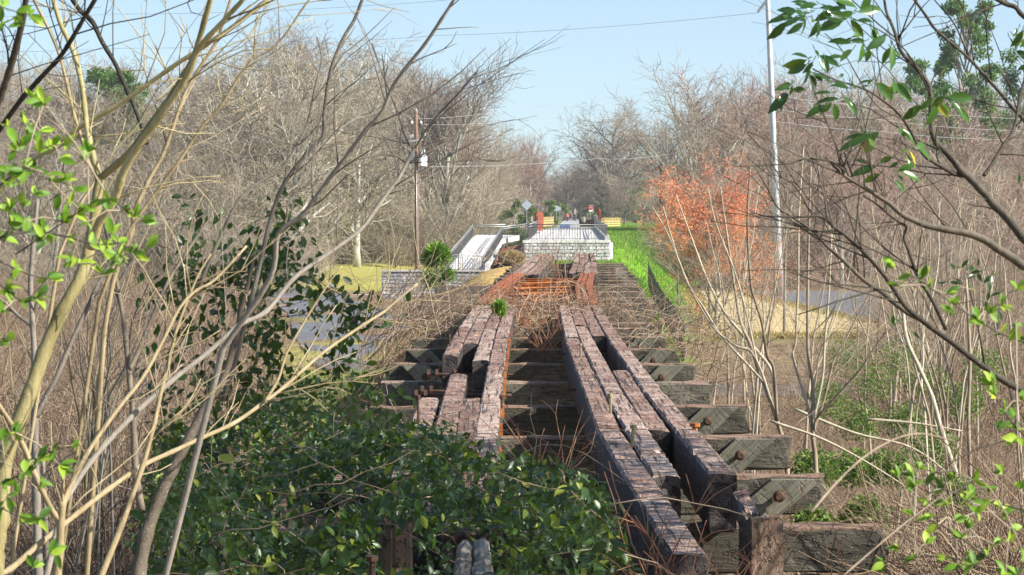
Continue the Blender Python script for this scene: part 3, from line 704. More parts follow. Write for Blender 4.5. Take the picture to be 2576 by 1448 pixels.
# slatted timber fences
def slat_fence(label, a, b, zb, h, n, posts, sw=.2):
    a = np.asarray(a, float); b = np.asarray(b, float); root = thing('timber_fence', label, 'fence', (a[0], a[1], zb), 'yellow slatted timber fences')
    for i in range(n):
        z = zb + .15 + (h - .25) * i / (n - 1); m = MB(); m.bar((a[0], a[1], z), (b[0], b[1], z), .05, sw); sub(m.obj('slat', M['fencewood']), root)
    for t in np.linspace(0, 1, posts):
        q = a + (b - a) * t; m = MB(); m.box((q[0], q[1] + .1, zb + h / 2), (.14, .14, h)); sub(m.obj('post', M['fencewood']), root)
    m = MB(); m.bar((a[0], a[1], zb + h), (b[0], b[1], zb + h), .22, .05); sub(m.obj('cap_rail', M['fencewood']), root)
q0, q1 = P(1363, 572, 330), P(1392, 571, 352); slat_fence('yellow slatted fence behind the arched pier, left of the trail', q0[:2], q1[:2], q0[2], 1.15, 4, 3)
q0, q1 = P(1512, 572, 335), P(1525, 572, 362); slat_fence('yellow slatted fence turning the corner at the far end of the platform', q0[:2], q1[:2], -2.15, 1.2, 4, 3)
q0, q1 = P(1526, 567, 366), P(1560, 567, 372); slat_fence('yellow slatted fence on top of the grass bank', q0[:2], q1[:2], -2.15, 1.15, 4, 4)
# road signs
def sign(name, label, px, base_py, top_py, Y, plates, group=None):
    p = P(px, base_py, Y); t = P(px, top_py, Y); root = thing(name, label, 'sign', p, group)
    m = MB(); m.box((0, 0, (t[2] - p[2]) / 2), (.07, .06, t[2] - p[2])); m.obj('pole', M['galv'], root)
    for (nm, dz, shape, w, mat) in plates:
        m = MB(); z = t[2] - p[2] - dz; k = {'diamond': 4, 'oct': 8}.get(shape, 0)
        if k:
            a = np.arange(k) * 2 * math.pi / k + (0 if k == 4 else math.pi / 8)
            v = [(w / 2 * math.cos(x), -.05, z + w / 2 * math.sin(x)) for x in a]
        else: v = [(-w[0] / 2, -.05, z - w[1] / 2), (w[0] / 2, -.05, z - w[1] / 2), (w[0] / 2, -.05, z + w[1] / 2), (-w[0] / 2, -.05, z + w[1] / 2)]
        n = len(v); v2 = [(x, y - .012, zz) for x, y, zz in v]
        m.arr(v + v2, [[i, (i + 1) % n, (i + 1) % n + n, i + n] for i in range(n)]); m.more([list(range(n))], 0, 2 * n); m.more([list(range(n, 2 * n))[::-1]], 0, 2 * n)
        m.obj(nm, M[mat], root)
    return root
sign('road_sign', 'diamond shaped road sign seen from behind above the ramp railing', 1325, 586, 506, 300, [('plate', .45, 'diamond', 1.18, 'signback')])
sign('road_sign', 'narrow rectangular white sign on a thin pole left of the trail', 1400, 556, 519, 420, [('plate', .35, 'rect', (.62, .8), 'signback')])
sign('road_sign', 'small grey sign behind the white rectangular one', 1408, 555, 521, 460, [('plate', .3, 'rect', (.4, .5), 'signback')])
st = sign('stop_sign', 'red octagonal stop sign with a white plate below, right of the trail', 1486, 556, 516, 430, [('white_plate', .55, 'rect', (.55, 1.0), 'white'), ('red_plate', .42, 'oct', .74, 'red')])
for ch in st.children:
    if ch.name.startswith('red_plate'): ch.location.y = -.03
cu = bpy.data.curves.new('lettering', 'FONT'); cu.body = 'STOP'; cu.size = .24; cu.align_x = 'CENTER'; cu.align_y = 'CENTER'; cu.extrude = .004
cu.materials.append(M['white']); tx = bpy.data.objects.new('lettering_curve', cu); col.objects.link(tx); bpy.context.view_layer.update()
me = bpy.data.meshes.new_from_object(tx.evaluated_get(bpy.context.evaluated_depsgraph_get())); bpy.data.objects.remove(tx)
to = bpy.data.objects.new('lettering', me); col.objects.link(to); to.parent = st
p, t = P(1486, 556, 430), P(1486, 516, 430); to.location = (0, -.1, t[2] - p[2] - .42); to.rotation_euler = (math.pi / 2, 0, 0)
for i, (px, Y, lab) in enumerate([(1381, 420, 'black bollard at the edge of the trail near the white sign'), (1465, 440, 'black bollard beside the stop sign'), (1474, 440, 'black bollard close behind the bench')]):
    p = P(px, 556, Y); m = MB(); m.lathe((0, 0, 0), [(.09, 0), (.09, .95), (.11, 1.0), (.07, 1.1), (.02, 1.14)], 10); o = m.obj('bollard', M['black'], loc=p); tag(o, lab, 'bollard', 'black bollards across the trail')
# ------------------------------------------------------------------ people on the trail
def person(px, feet_py, Y, H, label, top, legs, stride=.22, turn=0., sit=False, sleeves=True, shorts=False):
    p = P(px, feet_py, Y); root = thing('person', label, 'person', p, None, turn); s = H / 1.75
    J = {}; hz = .92 if not sit else .5
    V = [(0, 0, hz), (0, 0, hz + .25), (0, .01, hz + .48), (0, .0, hz + .6), (0, -.02, hz + .68), (0, -.02, hz + .82)]
    rad = [(.15, .11), (.14, .1), (.17, .11), (.06, .06), (.075, .09), (.07, .085)]; E = [(0, 1), (1, 2), (2, 3), (3, 4), (4, 5)]
    for sd in (-1, 1):
        k = len(V)
        if sit: L = [(.1 * sd, -.02, hz - .02), (.12 * sd, -.42, hz + .02), (.12 * sd, -.45, hz - .42), (.12 * sd, -.58, hz - .46)]
        else: L = [(.1 * sd, 0, hz - .08), (.11 * sd, -.1 * sd * stride / .22, .48), (.1 * sd, .35 * sd * stride - .0, .08), (.1 * sd, .35 * sd * stride - .14, .04)]
        V += L; rad += [(.1, .1), (.07, .075), (.045, .05), (.04, .035)]; E += [(0, k), (k, k + 1), (k + 1, k + 2), (k + 2, k + 3)]
        k = len(V); V += [(.2 * sd, .01, hz + .5), (.26 * sd, .04 * sd, hz + .22), (.27 * sd, -.1 - .08 * sd, hz + .02), (.27 * sd, -.14 - .08 * sd, hz - .09)]
        rad += [(.06, .06), (.045, .045), (.035, .035), (.03, .04)]; E += [(2, k), (k, k + 1), (k + 1, k + 2), (k + 2, k + 3)]
    me = bpy.data.meshes.new('body'); me.from_pydata([tuple(x * s for x in v) for v in V], E, [])
    o = bpy.data.objects.new('body', me); col.objects.link(o); o.parent = root; o.modifiers.new('skin', 'SKIN')
    for sv_, r in zip(me.skin_vertices[0].data, rad): sv_.radius = (r[0] * s, r[1] * s)
    me.skin_vertices[0].data[0].use_root = True; me.materials.append(M['skin'])
    sb = o.modifiers.new('sub', 'SUBSURF'); sb.levels = sb.render_levels = 1
    m = MB(); m.lathe((0, 0, 0), [(.165 * s, (hz - .03) * s), (.19 * s, (hz + .1) * s), (.2 * s, (hz + .42) * s), (.19 * s, (hz + .5) * s), (.075 * s, (hz + .58) * s)], 12)
    if sleeves:
        for sd in (-1, 1): m.tube([(.17 * sd * s, .01, (hz + .5) * s), (.245 * sd * s, .03 * sd, (hz + .27) * s)], [.085 * s, .07 * s], 8)
    m.obj('shirt', M[top], root, smooth=True)
    m = MB(); m.lathe((0, 0, 0), [(.17 * s, (hz - .12) * s), (.175 * s, (hz + .02) * s), (.165 * s, (hz + .06) * s)], 12)
    for sd in (-1, 1):
        q = [np.array(V[6 + (0 if sd < 0 else 8) + i]) * s for i in range(3)]
        m.tube([q[0] + [0, 0, .03], q[1] if not shorts else q[0] * .55 + q[1] * .45], [.115 * s, .095 * s], 8)
        if not shorts: m.tube([q[1], q[2]], [.09 * s, .07 * s], 8)
    m.obj('shorts' if shorts else 'trousers', M[legs], root, smooth=True)
    m = MB(); m.lathe((0, .015, 0), [(.095 * s, (hz + .72) * s), (.1 * s, (hz + .8) * s), (.085 * s, (hz + .88) * s), (.03 * s, (hz + .915) * s)], 10); m.obj('hair', M['hair'], root, smooth=True)
person(1427, 557.5, 560, 1.62, 'person in an orange-red top and dark leggings walking up the trail', 'cloth_orange', 'cloth_dark')
person(1436, 557.5, 555, 1.72, 'bare-legged person in dark top and shorts walking beside the one in orange', 'cloth_dark', 'cloth_dark', .28, 0, False, False, True)
person(1446, 557, 585, 1.7, 'person in all dark clothes walking behind the other two', 'cloth_dark', 'cloth_dark', .2)
person(1469, 569, 329.5, 1.7, 'person in a cream shirt sitting on the dark bench', 'cloth_cream', 'cloth_grey', 0, 3.3, True)
person(1499, 574, 322, 1.72, 'person in grey standing at the platform railing beside the rusty pier', 'cloth_grey', 'cloth_grey', .1, .6)
# ------------------------------------------------------------------ poles and wires
def pole(name, label, px0, py0, px1, py1, Y, r0, r1, mat, base=None):
    a = P(px1, py1, Y); b = P(px0, py0, Y)
    if base is not None: a = b + (a - b) * ((base - b[2]) / (a[2] - b[2]))
    root = thing(name, label, 'pole', a); m = MB(); m.tube([(b - a) * t for t in np.linspace(0, 1, 8)], np.linspace(r0, r1, 8), 12); m.obj('shaft', M[mat], root, smooth=True)
    return root, a, b
ug, ua, ub = pole('utility_pole', 'brown wooden utility pole with white transformer cans in the left woodland', 1047, 286, 1049, 690, 230, .18, .13, 'poletimber', -5.9)
def attach(root, m, name, mat, smooth=True):
    o = m.obj(name, M[mat], smooth=smooth); sub(o, root); return o
kk = 230 / F
def at(px, py, dy=0.): q = P(px, py, 230 + dy); return q
for px, dy in ((1060, -.35), (1068, -.1), (1040, .3)):
    m = MB(); q = at(px, 418, dy); m.lathe(q, [(.2, 0), (.21, .05), (.21, .75), (.19, .85), (.08, .9)], 14); o = attach(ug, m, 'transformer_can', 'white')
    b = MB(); b.lathe(q + [0, 0, .9], [(.05, 0), (.08, .1), (.05, .2), (.07, .3), (.03, .42)], 8); bo = b.obj('bushing', M['galv'], smooth=True); bo.parent = o
m = MB(); m.bar(at(1030, 356, -.2), at(1064, 352, -.2), .1, .12); attach(ug, m, 'crossarm', 'galv', False)
for px, py in ((1033, 350), (1038, 348), (1062, 346), (1069, 344)):
    m = MB(); m.lathe(at(px, py, -.2), [(.03, 0), (.07, .06), (.04, .12), (.07, .18), (.04, .3)], 8); attach(ug, m, 'insulator', 'galv')
m = MB(); m.lathe(at(1048, 286), [(.05, 0), (.07, .1), (.05, .25), (.06, .3), (.02, .38)], 8); attach(ug, m, 'insulator', 'galv')
for px in (1036, 1059): m = MB(); m.lathe(at(px, 313, -.1), [(.03, 0), (.1, .08), (.1, .2), (.03, .26)], 8); attach(ug, m, 'insulator', 'white')
for i in range(2):
    m = MB(); m.tube([at(1060 + i * 6, 372, -.3), at(1063 + i * 5, 385, -.3), at(1061 + i * 8, 402, -.3)], .02, 5); attach(ug, m, 'jumper_cable', 'galv')
m = MB(); m.tube([at(1047.5, 420, -.2), at(1048, 560, -.2), at(1049, 690, -.2)], .028, 6); attach(ug, m, 'conduit', 'galv')
sp, sa, sb_ = pole('power_pole', 'tall pale grey steel pole leaning slightly, rising out of the frame by the car park', 1927, -90, 1962, 720, 195, .27, .15, 'polegrey', -6.0)
def at2(px, py, dy=0.): return P(px, py, 195 + dy)
m = MB(); m.tube([at2(1906, 32), at2(1927, 4)], .07, 8)
for t in np.linspace(.1, .95, 9):
    q = at2(1906, 32) * (1 - t) + at2(1927, 4) * t; d = unit(at2(1927, 4) - at2(1906, 32)); m.tube([q, q + d * .04], .13, 10)
attach(sp, m, 'insulator', 'galv', False)
m = MB(); m.tube([at2(1948, 380), at2(1985, 379), at2(1994, 382)], .045, 6); attach(sp, m, 'lamp_arm', 'galv'); m = MB(); m.bar(at2(1988, 381), at2(1999, 383), .22, .12); attach(sp, m, 'lamp_head', 'galv', False)
for i, (px, py0, py1, Y, lab) in enumerate([(1663, 415, 640, 300, 'bare weathered wooden pole cut off short, left of the orange tree'), (1691, 412, 640, 330, 'thin grey pole behind the short wooden pole')]):
    pole('wooden_pole', lab, px, py0, px, py1, Y, .2, .17, 'poletimber', -4.5)
def wire(label, pts, r=.016):
    """pts: (px, py, Y); sagging cable between them"""
    q = [P(*a) for a in pts]; m = MB()
    for a, b in zip(q[:-1], q[1:]):
        L = np.linalg.norm(b - a); t = np.linspace(0, 1, 14)
        m.tube(a[None] + (b - a)[None] * t[:, None] - np.array([0, 0, 1])[None] * (L * .006 * 4 * t * (1 - t))[:, None], r, 4)
    tag(m.obj('power_line', M['galv'], smooth=True), label, 'cable', 'overhead cables')
wire('overhead cable from the steel pole insulator down across the left woodland', [(1905, 33, 195), (1100, 90, 230), (300, 122, 265), (-60, 130, 280)])
wire('highest overhead cable crossing the sky at the top left', [(1200, -8, 230), (940, 14, 240), (290, 36, 260), (-60, 40, 280)])
wire('overhead cable crossing the gap of sky below the steel pole wire', [(1660, 250, 300), (1330, 268, 270), (1050, 300, 232)])
wire('second overhead cable crossing the gap of sky, just above tree height', [(1640, 292, 300), (1340, 297, 270), (1059, 314, 230)])
wire('overhead cable from the utility pole leftwards past the pale stems', [(1036, 314, 230), (760, 330, 240), (420, 375, 250), (-60, 420, 262)])
wire('lower overhead cable sloping left from the utility pole', [(1033, 352, 230), (700, 385, 240), (330, 420, 250)])
wire('overhead cable sloping right from the utility pole towards the orange tree', [(1064, 420, 230), (1500, 400, 260), (1700, 385, 300)])
wire('overhead cable from the steel pole over the evergreen trees', [(1938, 236, 195), (2120, 262, 210), (2600, 300, 240)])
wire('middle cable running right from the steel pole through the trees', [(1942, 274, 195), (2200, 300, 210), (2600, 330, 240)])
wire('lowest cable running right from the steel pole through the trees', [(1946, 305, 195), (2200, 330, 210), (2600, 352, 240)])
# ------------------------------------------------------------------ small things round the bridge end
p = P(1288, 655, 168); hb = MB(); n = 5200
u = rng.random((n, 3)) * 2 - 1; u = unit(u) * np.array([.78, .6, .38]) * rng.uniform(.75, 1.05, (n, 1)); c = p + np.array([0, 0, .15]) + u
dd = unit(rng.normal(0, 1, (n, 3)) * [1, 1, .5])
hb.tubes_arr(np.stack([c - dd * .12, c + dd * .12], 1), np.full((n, 2), .012), 3, 0, rng.random(n))
tag(hb.obj('straw_heap', M['drygrass']), 'rounded heap of golden straw beside the platform wall', 'straw')
# crowd barrier and red marker
p = P(902, 768, 240); p = np.array([P(870, 765, 200), P(930, 763, 202)]); b = thing('crowd_barrier', 'low metal crowd barrier with a white plate beside the road', 'barrier', p[0])
hh = .62
for i, (a, c) in enumerate([((0, 0), (0, hh)), ((1, 0), (1, hh))]):
    m = MB(); q = p[int(a[0])]; m.tube([q, q + [0, 0, hh]], .022, 6); sub(m.obj('upright', M['galv']), b)
m = MB(); m.tube([p[0] + [0, 0, hh], p[1] + [0, 0, hh]], .022, 6); sub(m.obj('top_tube', M['galv']), b)
m = MB(); m.tube([p[0] + [0, 0, .1], p[1] + [0, 0, .1]], .022, 6); sub(m.obj('bottom_tube', M['galv']), b)
m = MB()
for t in np.linspace(.07, .93, 14): q = p[0] * (1 - t) + p[1] * t; m.tube([q + [0, 0, .1], q + [0, 0, hh]], .01, 4)
o = sub(m.obj('bars', M['galv']), b); o['kind'] = 'stuff'
m = MB(); q = p[0] * .45 + p[1] * .55; m.box(q + [0, -.04, .42], (.42, .03, .3)); sub(m.obj('plate', M['white']), b)
p = P(1754, 782, 165); m = MB(); m.lathe((0, 0, 0), [(.1, 0), (.1, .1), (.06, .14), (.055, .75), (.08, .8), (.07, .9), (.02, .96)], 10)
tag(m.obj('marker_post', M['red'], loc=(p[0], p[1], -5.95)), 'small red post standing on the bare sandy ground', 'post')
# black silt fence at the foot of the bank
pts = [P(1631, 700, 186), P(1645, 735, 168), P(1668, 768, 146), P(1700, 808, 126), P(1722, 846, 110)]
sf = thing('silt_fence', 'black mesh construction fence at the foot of the green bank', 'fence', (pts[0][0], pts[0][1], -5))
for i, (a, c) in enumerate(zip(pts[:-1], pts[1:])):
    for t in (0, .5):
        q = a + (c - a) * t; q = np.array([q[0], q[1], float(land(q[0], q[1]))]); m = MB(); m.tube([q, q + [0, 0, 1.75]], .03, 6); sub(m.obj('post', M['black']), sf)
    m = MB(); L = np.linalg.norm(c - a); n = int(L / .24); up = np.array([0, 0, 1.])
    for k in range(n):
        q = a + (c - a) * k / n; q[2] = float(land(q[0], q[1])); m.box(q + [0, 0, .8], (.022, .022, 1.6))
    for z in np.linspace(.05, 1.6, 9):
        qa = np.array([a[0], a[1], float(land(a[0], a[1])) + z]); qc = np.array([c[0], c[1], float(land(c[0], c[1])) + z]); m.bar(qa, qc, .015, .03)
    sub(m.obj('netting', M['mesh']), sf)
# houses glimpsed through the right hand trees
for (px, py, Y, w, lab) in [(2330, 472, 480, 15, 'pale house half hidden behind the bare trees on the right'), (2180, 655, 260, 5.5, 'low white shed with grey roof behind the car park trees')]:
    q = P(px, py, Y); zg = float(land(q[0], q[1])); hgt = 4.2 if w > 8 else 2.4; root = thing('house', lab, 'building', (q[0], q[1], zg - .3)); zb = q[2] - zg - hgt * .5 + .3
    m = MB(); m.box((0, 0, (zb + hgt) / 2), (w, 7, zb + hgt)); m.obj('wall', M['housewall'], root)
    m = MB(); e = .5; z = zb + hgt; m.arr([(-w/2-e, -3.5-e, z), (w/2+e, -3.5-e, z), (w/2+e, 3.5+e, z), (-w/2-e, 3.5+e, z), (-w/2-e, 0, z + 2.2), (w/2+e, 0, z + 2.2)], np.zeros((0, 4), int)); m.more([[0, 1, 5, 4], [2, 3, 4, 5], [3, 2, 1, 0]], 0, 6); m.more([[1, 2, 5], [3, 0, 4]], 0, 6); m.obj('roof', M['roof'], root)
    for x in np.linspace(-w * .35, w * .35, 4 if w > 8 else 2):
        m = MB(); m.box((x, -3.5, zb + hgt * .55), (w * .1, .08, hgt * .38)); wn = m.obj('window', M['white'], root); m = MB(); m.box((x, -3.545, zb + hgt * .55), (w * .08, .03, hgt * .32)); m.obj('pane', M['glass'], wn)
# ------------------------------------------------------------------ bare trees
class Grow:
    def __init__(s, seed):
        s.r = np.random.default_rng(seed); s.trunk = MB(); s.crown = MB(); s.tips = []
    def branch(s, p, d, L, r, lvl, cfg):
        R_ = s.r; K = 6 if lvl == 0 else 4 if lvl < 3 else 3
        pts = [np.array(p, float)]; d = unit(d); dirs = [d]
        for k in range(K - 1):
            d = unit(d + R_.normal(0, cfg['wob'][lvl], 3) + np.array([0, 0, cfg['up'][lvl]])); pts.append(pts[-1] + d * L / (K - 1)); dirs.append(d)
        pts = np.array(pts); last = lvl == len(cfg['n'])
        rr = np.linspace(r, r * (cfg.get('tip', .35) if not last else .5), K)
        tgt = s.trunk if lvl <= cfg.get('tl', 1) else s.crown
        tgt.tube(pts, rr, 7 if lvl == 0 else 5 if lvl == 1 else 3, 0, R_.random())
        if lvl >= len(cfg['n']) - 0: s.tips.append((pts[-1], d))
        if last: return
        n = cfg['n'][lvl]; n = max(1, int(round(n * R_.uniform(.8, 1.2))))
        t0 = cfg['t0'][lvl]; az = R_.uniform(0, 6.28)
        for i in range(n):
            t = t0 + (1 - t0) * (i + R_.random()) / n; f = t * (K - 1); k = min(int(f), K - 2)
            q = pts[k] + (pts[k + 1] - pts[k]) * (f - k); dd = dirs[k]
            az += 2.4 + R_.normal(0, .4); an = R(cfg['ang'][lvl]) * R_.uniform(.65, 1.3) * (1 - .35 * (t if lvl == 0 else 0))
            a = unit(np.cross(dd, (0, 0, 1) if abs(dd[2]) < .9 else (1, 0, 0))); b = np.cross(dd, a)
            nd = dd * math.cos(an) + (a * math.cos(az) + b * math.sin(az)) * math.sin(an)
            ll = L * cfg['len'][lvl] * R_.uniform(.7, 1.25) * (1 - cfg.get('taper', .45) * (t - t0) / max(1e-3, 1 - t0) if lvl == 0 else 1)
            s.branch(q, nd, ll, max(cfg['rmin'], rr[k] * cfg['rr'][lvl]), lvl + 1, cfg)
OAK = dict(tl=2, n=[13, 7, 6, 5], t0=[.22, .2, .15, .1], ang=[55, 45, 45, 45], len=[.5, .55, .5, .6], rr=[.62, .66, .5, .6], up=[.03, .10, .06, .05, .03], wob=[.05, .16, .2, .25, .25], rmin=.019, tip=.3, taper=.35)
TALL = dict(tl=2, n=[16, 6, 5, 4], t0=[.4, .25, .2, .1], ang=[40, 38, 40, 45], len=[.3, .55, .55, .6], rr=[.45, .5, .5, .6], up=[.05, .14, .1, .06, .05], wob=[.03, .1, .15, .2, .2], rmin=.018, tip=.25, taper=.3)
VASE = dict(tl=2, n=[9, 8, 7, 5], t0=[.15, .25, .15, .1], ang=[32, 32, 35, 40], len=[.72, .5, .5, .6], rr=[.6, .5, .5, .6], up=[.02, .08, .08, .05, .03], wob=[.06, .12, .16, .2, .2], rmin=.018, tip=.35, taper=.1)
SHRUB = dict(n=[8, 7, 5], t0=[.05, .15, .1], ang=[35, 35, 45], len=[.85, .5, .6], rr=[.7, .55, .6], up=[.02, .04, .03, .02], wob=[.1, .18, .25, .25], rmin=.012, tip=.4, taper=.1, tl=0)
def proto(cfg, H, seed, r0, twig='twig_wood', trunk='trunk_wood', multi=1):
    g = Grow(seed)
    for i in range(multi):
        d = np.array([0, 0, 1.]) if multi == 1 else np.array([g.r.normal(0, .3), g.r.normal(0, .3), 1])
        g.branch((g.r.normal(0, .15) * (multi > 1), g.r.normal(0, .15) * (multi > 1), -.4), d, H * (.62 if cfg is OAK else .7 if cfg is not VASE else .45), r0, 0, cfg)
    return g.trunk.mesh('trunk', M[trunk], True), g.crown.mesh('crown', M[twig], True), g
def height(meshes):
    return max(max(v.co.z for v in m.vertices) for m in meshes if len(m.vertices))
PRO = {}
def reg(key, *a, **k):
    t, c, g = proto(*a, **k); PRO[key] = ((t, c), height((t, c)))
for i in range(4): reg(('oak', i), OAK, 20, 11 + i, .38)
for i in range(3): reg(('tall', i), TALL, 22, 31 + i, .26)
for i in range(2): reg(('vase', i), VASE, 20, 51 + i, .32)
for i in range(2): reg(('redd', i), VASE, 17, 71 + i, .25, 'twig_red')
for i in range(3): reg(('shrub', i), SHRUB, 5, 81 + i, .05, 'twig_wood', 'trunk_wood', 5)
GREY = {}
def tree_at(key, x, y, H, label, group, name='bare_tree', rz=None, cat='tree', sxy=1., grey=False):
    (t, c), h0 = PRO[key]
    if grey:
        if key not in GREY:
            GREY[key] = (t.copy(), c.copy())
            for me, mt in zip(GREY[key], ('trunk_grey', 'twig_grey')): me.materials[0] = M[mt]
        t, c = GREY[key]
    s = H / h0; z = float(land(x, y)) - .2
    root = thing(name, label, cat, (x, y, z), group, rng.uniform(0, 6.28) if rz is None else rz); root.scale = (s * sxy, s * sxy, s)
    for nm, me in (('trunk', t), ('crown', c)):
        o = bpy.data.objects.new(nm, me); col.objects.link(o); o.parent = root
    return root
def top_tree(key, px, ptop, Y, label, group, **k):
    q = P(px, ptop, Y); H = q[2] - float(land(q[0], Y)); return tree_at(key, q[0], Y, H, label, group, **k)
SKY_L = np.array([(-150, 55), (0, 70), (150, 60), (300, 130), (450, 130), (560, 95), (640, 40), (800, 18), (900, 32), (1000, 95), (1100, 140), (1190, 210), (1250, 280), (1300, 340), (1340, 370), (1400, 400), (1430, 410)])
SKY_R = np.array([(1640, 130), (1700, 92), (1800, 92), (1900, 100), (2000, 112), (2200, 112), (2300, 125), (2450, 100), (2700, 90)])
GL = 'bare trees filling the wooded slope left of the trail'; GR = 'bare trees filling the wood right of the bank'
LL = 'bare tan-twigged tree in the dense wood left of the trail'; LR = 'bare brown-twigged tree in the dense wood right of the grass bank'
ks = list(PRO)
big = [k for k in ks if k[0] in ('oak', 'tall', 'vase')]; oaks = [k for k in ks if k[0] in ('oak', 'vase')]
for (n, y0, y1, dy) in ((17, 300, 430, 0), (17, 250, 330, 50), (15, 205, 270, 150)):
    for i in range(n):
        px = -140 + (1290 - (110 if dy else 0) + 140) * (i + rng.random() * .9) / n
        Y = rng.uniform(y0, y1) + (60 if px > 1150 and dy < 100 else 0)
        if dy == 150 and px > 960: continue
        if 880 < px < 1150 and Y < 300: Y += 85
        x = P(px, 530, Y)[0]
        if x - cx(Y) > -9: x = cx(Y) - 9
        top = np.interp(px, SKY_L[:, 0], SKY_L[:, 1]) - 25 + dy + rng.uniform(0, 70)
        top_tree(big[rng.integers(len(big))], px, top, Y, LL, GL, sxy=rng.uniform(1, 1.3))
for i in range(9):   # row closing in on the trail, further back
    Y = 380 + i * 32; x = cx(Y) - (14 if Y < 500 else 7.5) - rng.uniform(0, 5); px = 1288 + x / Y * F
    top_tree(('redd', i % 2) if i != 2 else oaks[i % len(oaks)], px, (np.interp(px, SKY_L[:, 0], SKY_L[:, 1]) if Y < 500 else 300 + 12 * (i - 4)) + rng.uniform(0, 20), Y, 'reddish budding tree overhanging the left edge of the trail' if i != 2 else LL, 'reddish budding trees by the trail' if i != 2 else GL, sxy=1.)
for (n, y0, y1, dy) in ((13, 300, 420, 0), (13, 250, 330, 70), (12, 212, 260, 170)):
    for i in range(n):
        px = 1775 + (920) * (i + rng.random() * .9) / n; Y = rng.uniform(y0, y1)
        top = np.interp(px, SKY_R[:, 0], SKY_R[:, 1]) + dy + rng.uniform(0, 80)
        if dy == 170 and px < 1800: continue
        bigr = big + [('redd', 0), ('redd', 1)] * 3
        top_tree(bigr[rng.integers(len(bigr))], px, top, Y, LR, GR, sxy=rng.uniform(.95, 1.25))
# the trees one can tell apart
top_tree(('oak', 1), 898, 250, 262, 'broad grey tree with long low limbs standing on the meadow left of the utility pole', None, sxy=1.35)
top_tree(('oak', 2), 760, 24, 330, 'tallest rounded tree of the left skyline', None, sxy=1.2)
top_tree(('vase', 1), 1120, 78, 300, 'open topped tree rising above the slope behind the utility pole', None)
top_tree(('oak', 3), 1535, 236, 600, 'large rounded grey tree closing the view at the end of the trail', None, sxy=1.3, grey=True)
top_tree(('vase', 0), 1490, 300, 640, 'grey tree left of the large rounded tree at the end of the trail', None, grey=True)
top_tree(('oak', 0), 1580, 280, 620, 'grey spreading tree right of the large rounded tree at the end of the trail', None, grey=True)
top_tree(('tall', 1), 1650, 292, 500, 'slender bare tree beside the gap of sky', None, sxy=.7)
top_tree(('tall', 0), 1632, 330, 520, 'thinner slender tree just left of the gap of sky', None, sxy=.6)
top_tree(('vase', 0), 1745, 96, 300, 'pale open-crowned tree with forked trunk just right of the gap of sky', None, sxy=1.1)
for i, (px, tp, Y) in enumerate([(1462, 420, 640), (1445, 400, 660), (1500, 380, 650), (1420, 395, 620), (1530, 420, 600), (1560, 430, 560), (1600, 440, 520), (1640, 480, 470), (1452, 430, 690), (1475, 425, 710), (1432, 425, 700), (1492, 440, 720), (1570, 470, 430), (1620, 490, 420), (1545, 475, 470), (1680, 470, 420)]):
    top_tree(oaks[i % len(oaks)], px, tp, Y, 'dull bare tree of the thicket around the far end of the trail', 'bare trees round the far end of the trail', sxy=1.5, grey=True)
# shrub layer under the trees
SL = 'twiggy grey-brown shrub under the trees left of the ramp'; SR = 'twiggy brown shrub under the trees beyond the car park'
for i in range(46):
    px = -100 + 1300 * rng.random(); Y = rng.uniform(190, 330)
    if 820 < px < 1330 and Y < 262: Y += 75
    x = P(px, 600, Y)[0]
    tree_at(('shrub', i % 3), x, Y, rng.uniform(4, 9), SL, 'shrubs under the left wood', 'shrub', cat='shrub', sxy=1.3)
for i in range(40):
    px = 1700 + 950 * rng.random(); Y = rng.uniform(213, 320); x = P(px, 600, Y)[0]
    tree_at(('shrub', i % 3), x, Y, rng.uniform(4, 8), SR, 'shrubs under the right wood', 'shrub', cat='shrub', sxy=1.3)
for i in range(14):
    Y = rng.uniform(380, 560); x = cx(Y) + rng.uniform(11, 24)
    tree_at(('shrub', i % 3), x, Y, rng.uniform(4, 8), 'brown twiggy shrub at the back of the grass bank', 'shrubs at the back of the grass bank', 'shrub', cat='shrub', sxy=1.4)
# a fine tangle of twigs between the trunks, too many to tell apart
def thicket(n, xy, h0, h1, r, seed, mat, label, name='undergrowth', rough=.35, K=4, zoff=None):
    q = np.random.default_rng(seed); x, y = xy(q, n); z = land(x, y)
    if zoff is not None: z = z + zoff(q, n)
    L = q.uniform(h0, h1, n); d = unit(np.stack([q.normal(0, .55, n), q.normal(0, .55, n), np.abs(q.normal(.75, .35, n))], -1))
    pts = [np.stack([x, y, z - .05], -1)]
    for k in range(K - 1):
        d = unit(d + q.normal(0, rough, (n, 3)) - np.array([0, 0, .12 * k])); pts.append(pts[-1] + d * (L / (K - 1))[:, None])
    m = MB(); rad = r * q.uniform(.5, 1.4, n)[:, None] * np.linspace(1, .35, K)[None]
    m.tubes_arr(np.stack(pts, 1), rad, 3, 0, q.random(n))
    return tag(m.obj(name, M[mat], smooth=True), label, 'undergrowth', kind='stuff')
def far_l(q, n):
    px = q.uniform(-120, 1330, n); Y = q.uniform(205, 470, n); Y = np.where((px > 840) & (px < 1340) & (Y < 275), Y + 110, Y)
    x = (px - 1288) / F * Y; return np.minimum(x, cx(Y) - 9), Y
def far_r(q, n):
    px = q.uniform(1690, 2680, n); Y = q.uniform(210, 430, n); x = (px - 1288) / F * Y; return np.maximum(x, cx(Y) + 13), Y
thicket(36000, far_l, 1.5, 5, .022, 1, 'twig_wood', 'tangle of bare twigs filling the slope between the left hand trees', zoff=lambda q, n: q.random(n) ** 1.6 * 9)
thicket(30000, far_r, 1.5, 5, .022, 2, 'twig_red', 'tangle of bare twigs filling the wood beyond the car park', zoff=lambda q, n: q.random(n) ** 1.6 * 8)
def far_end(q, n):
    Y = q.uniform(660, 780, n); return cx(Y) + q.uniform(-30, 30, n), Y
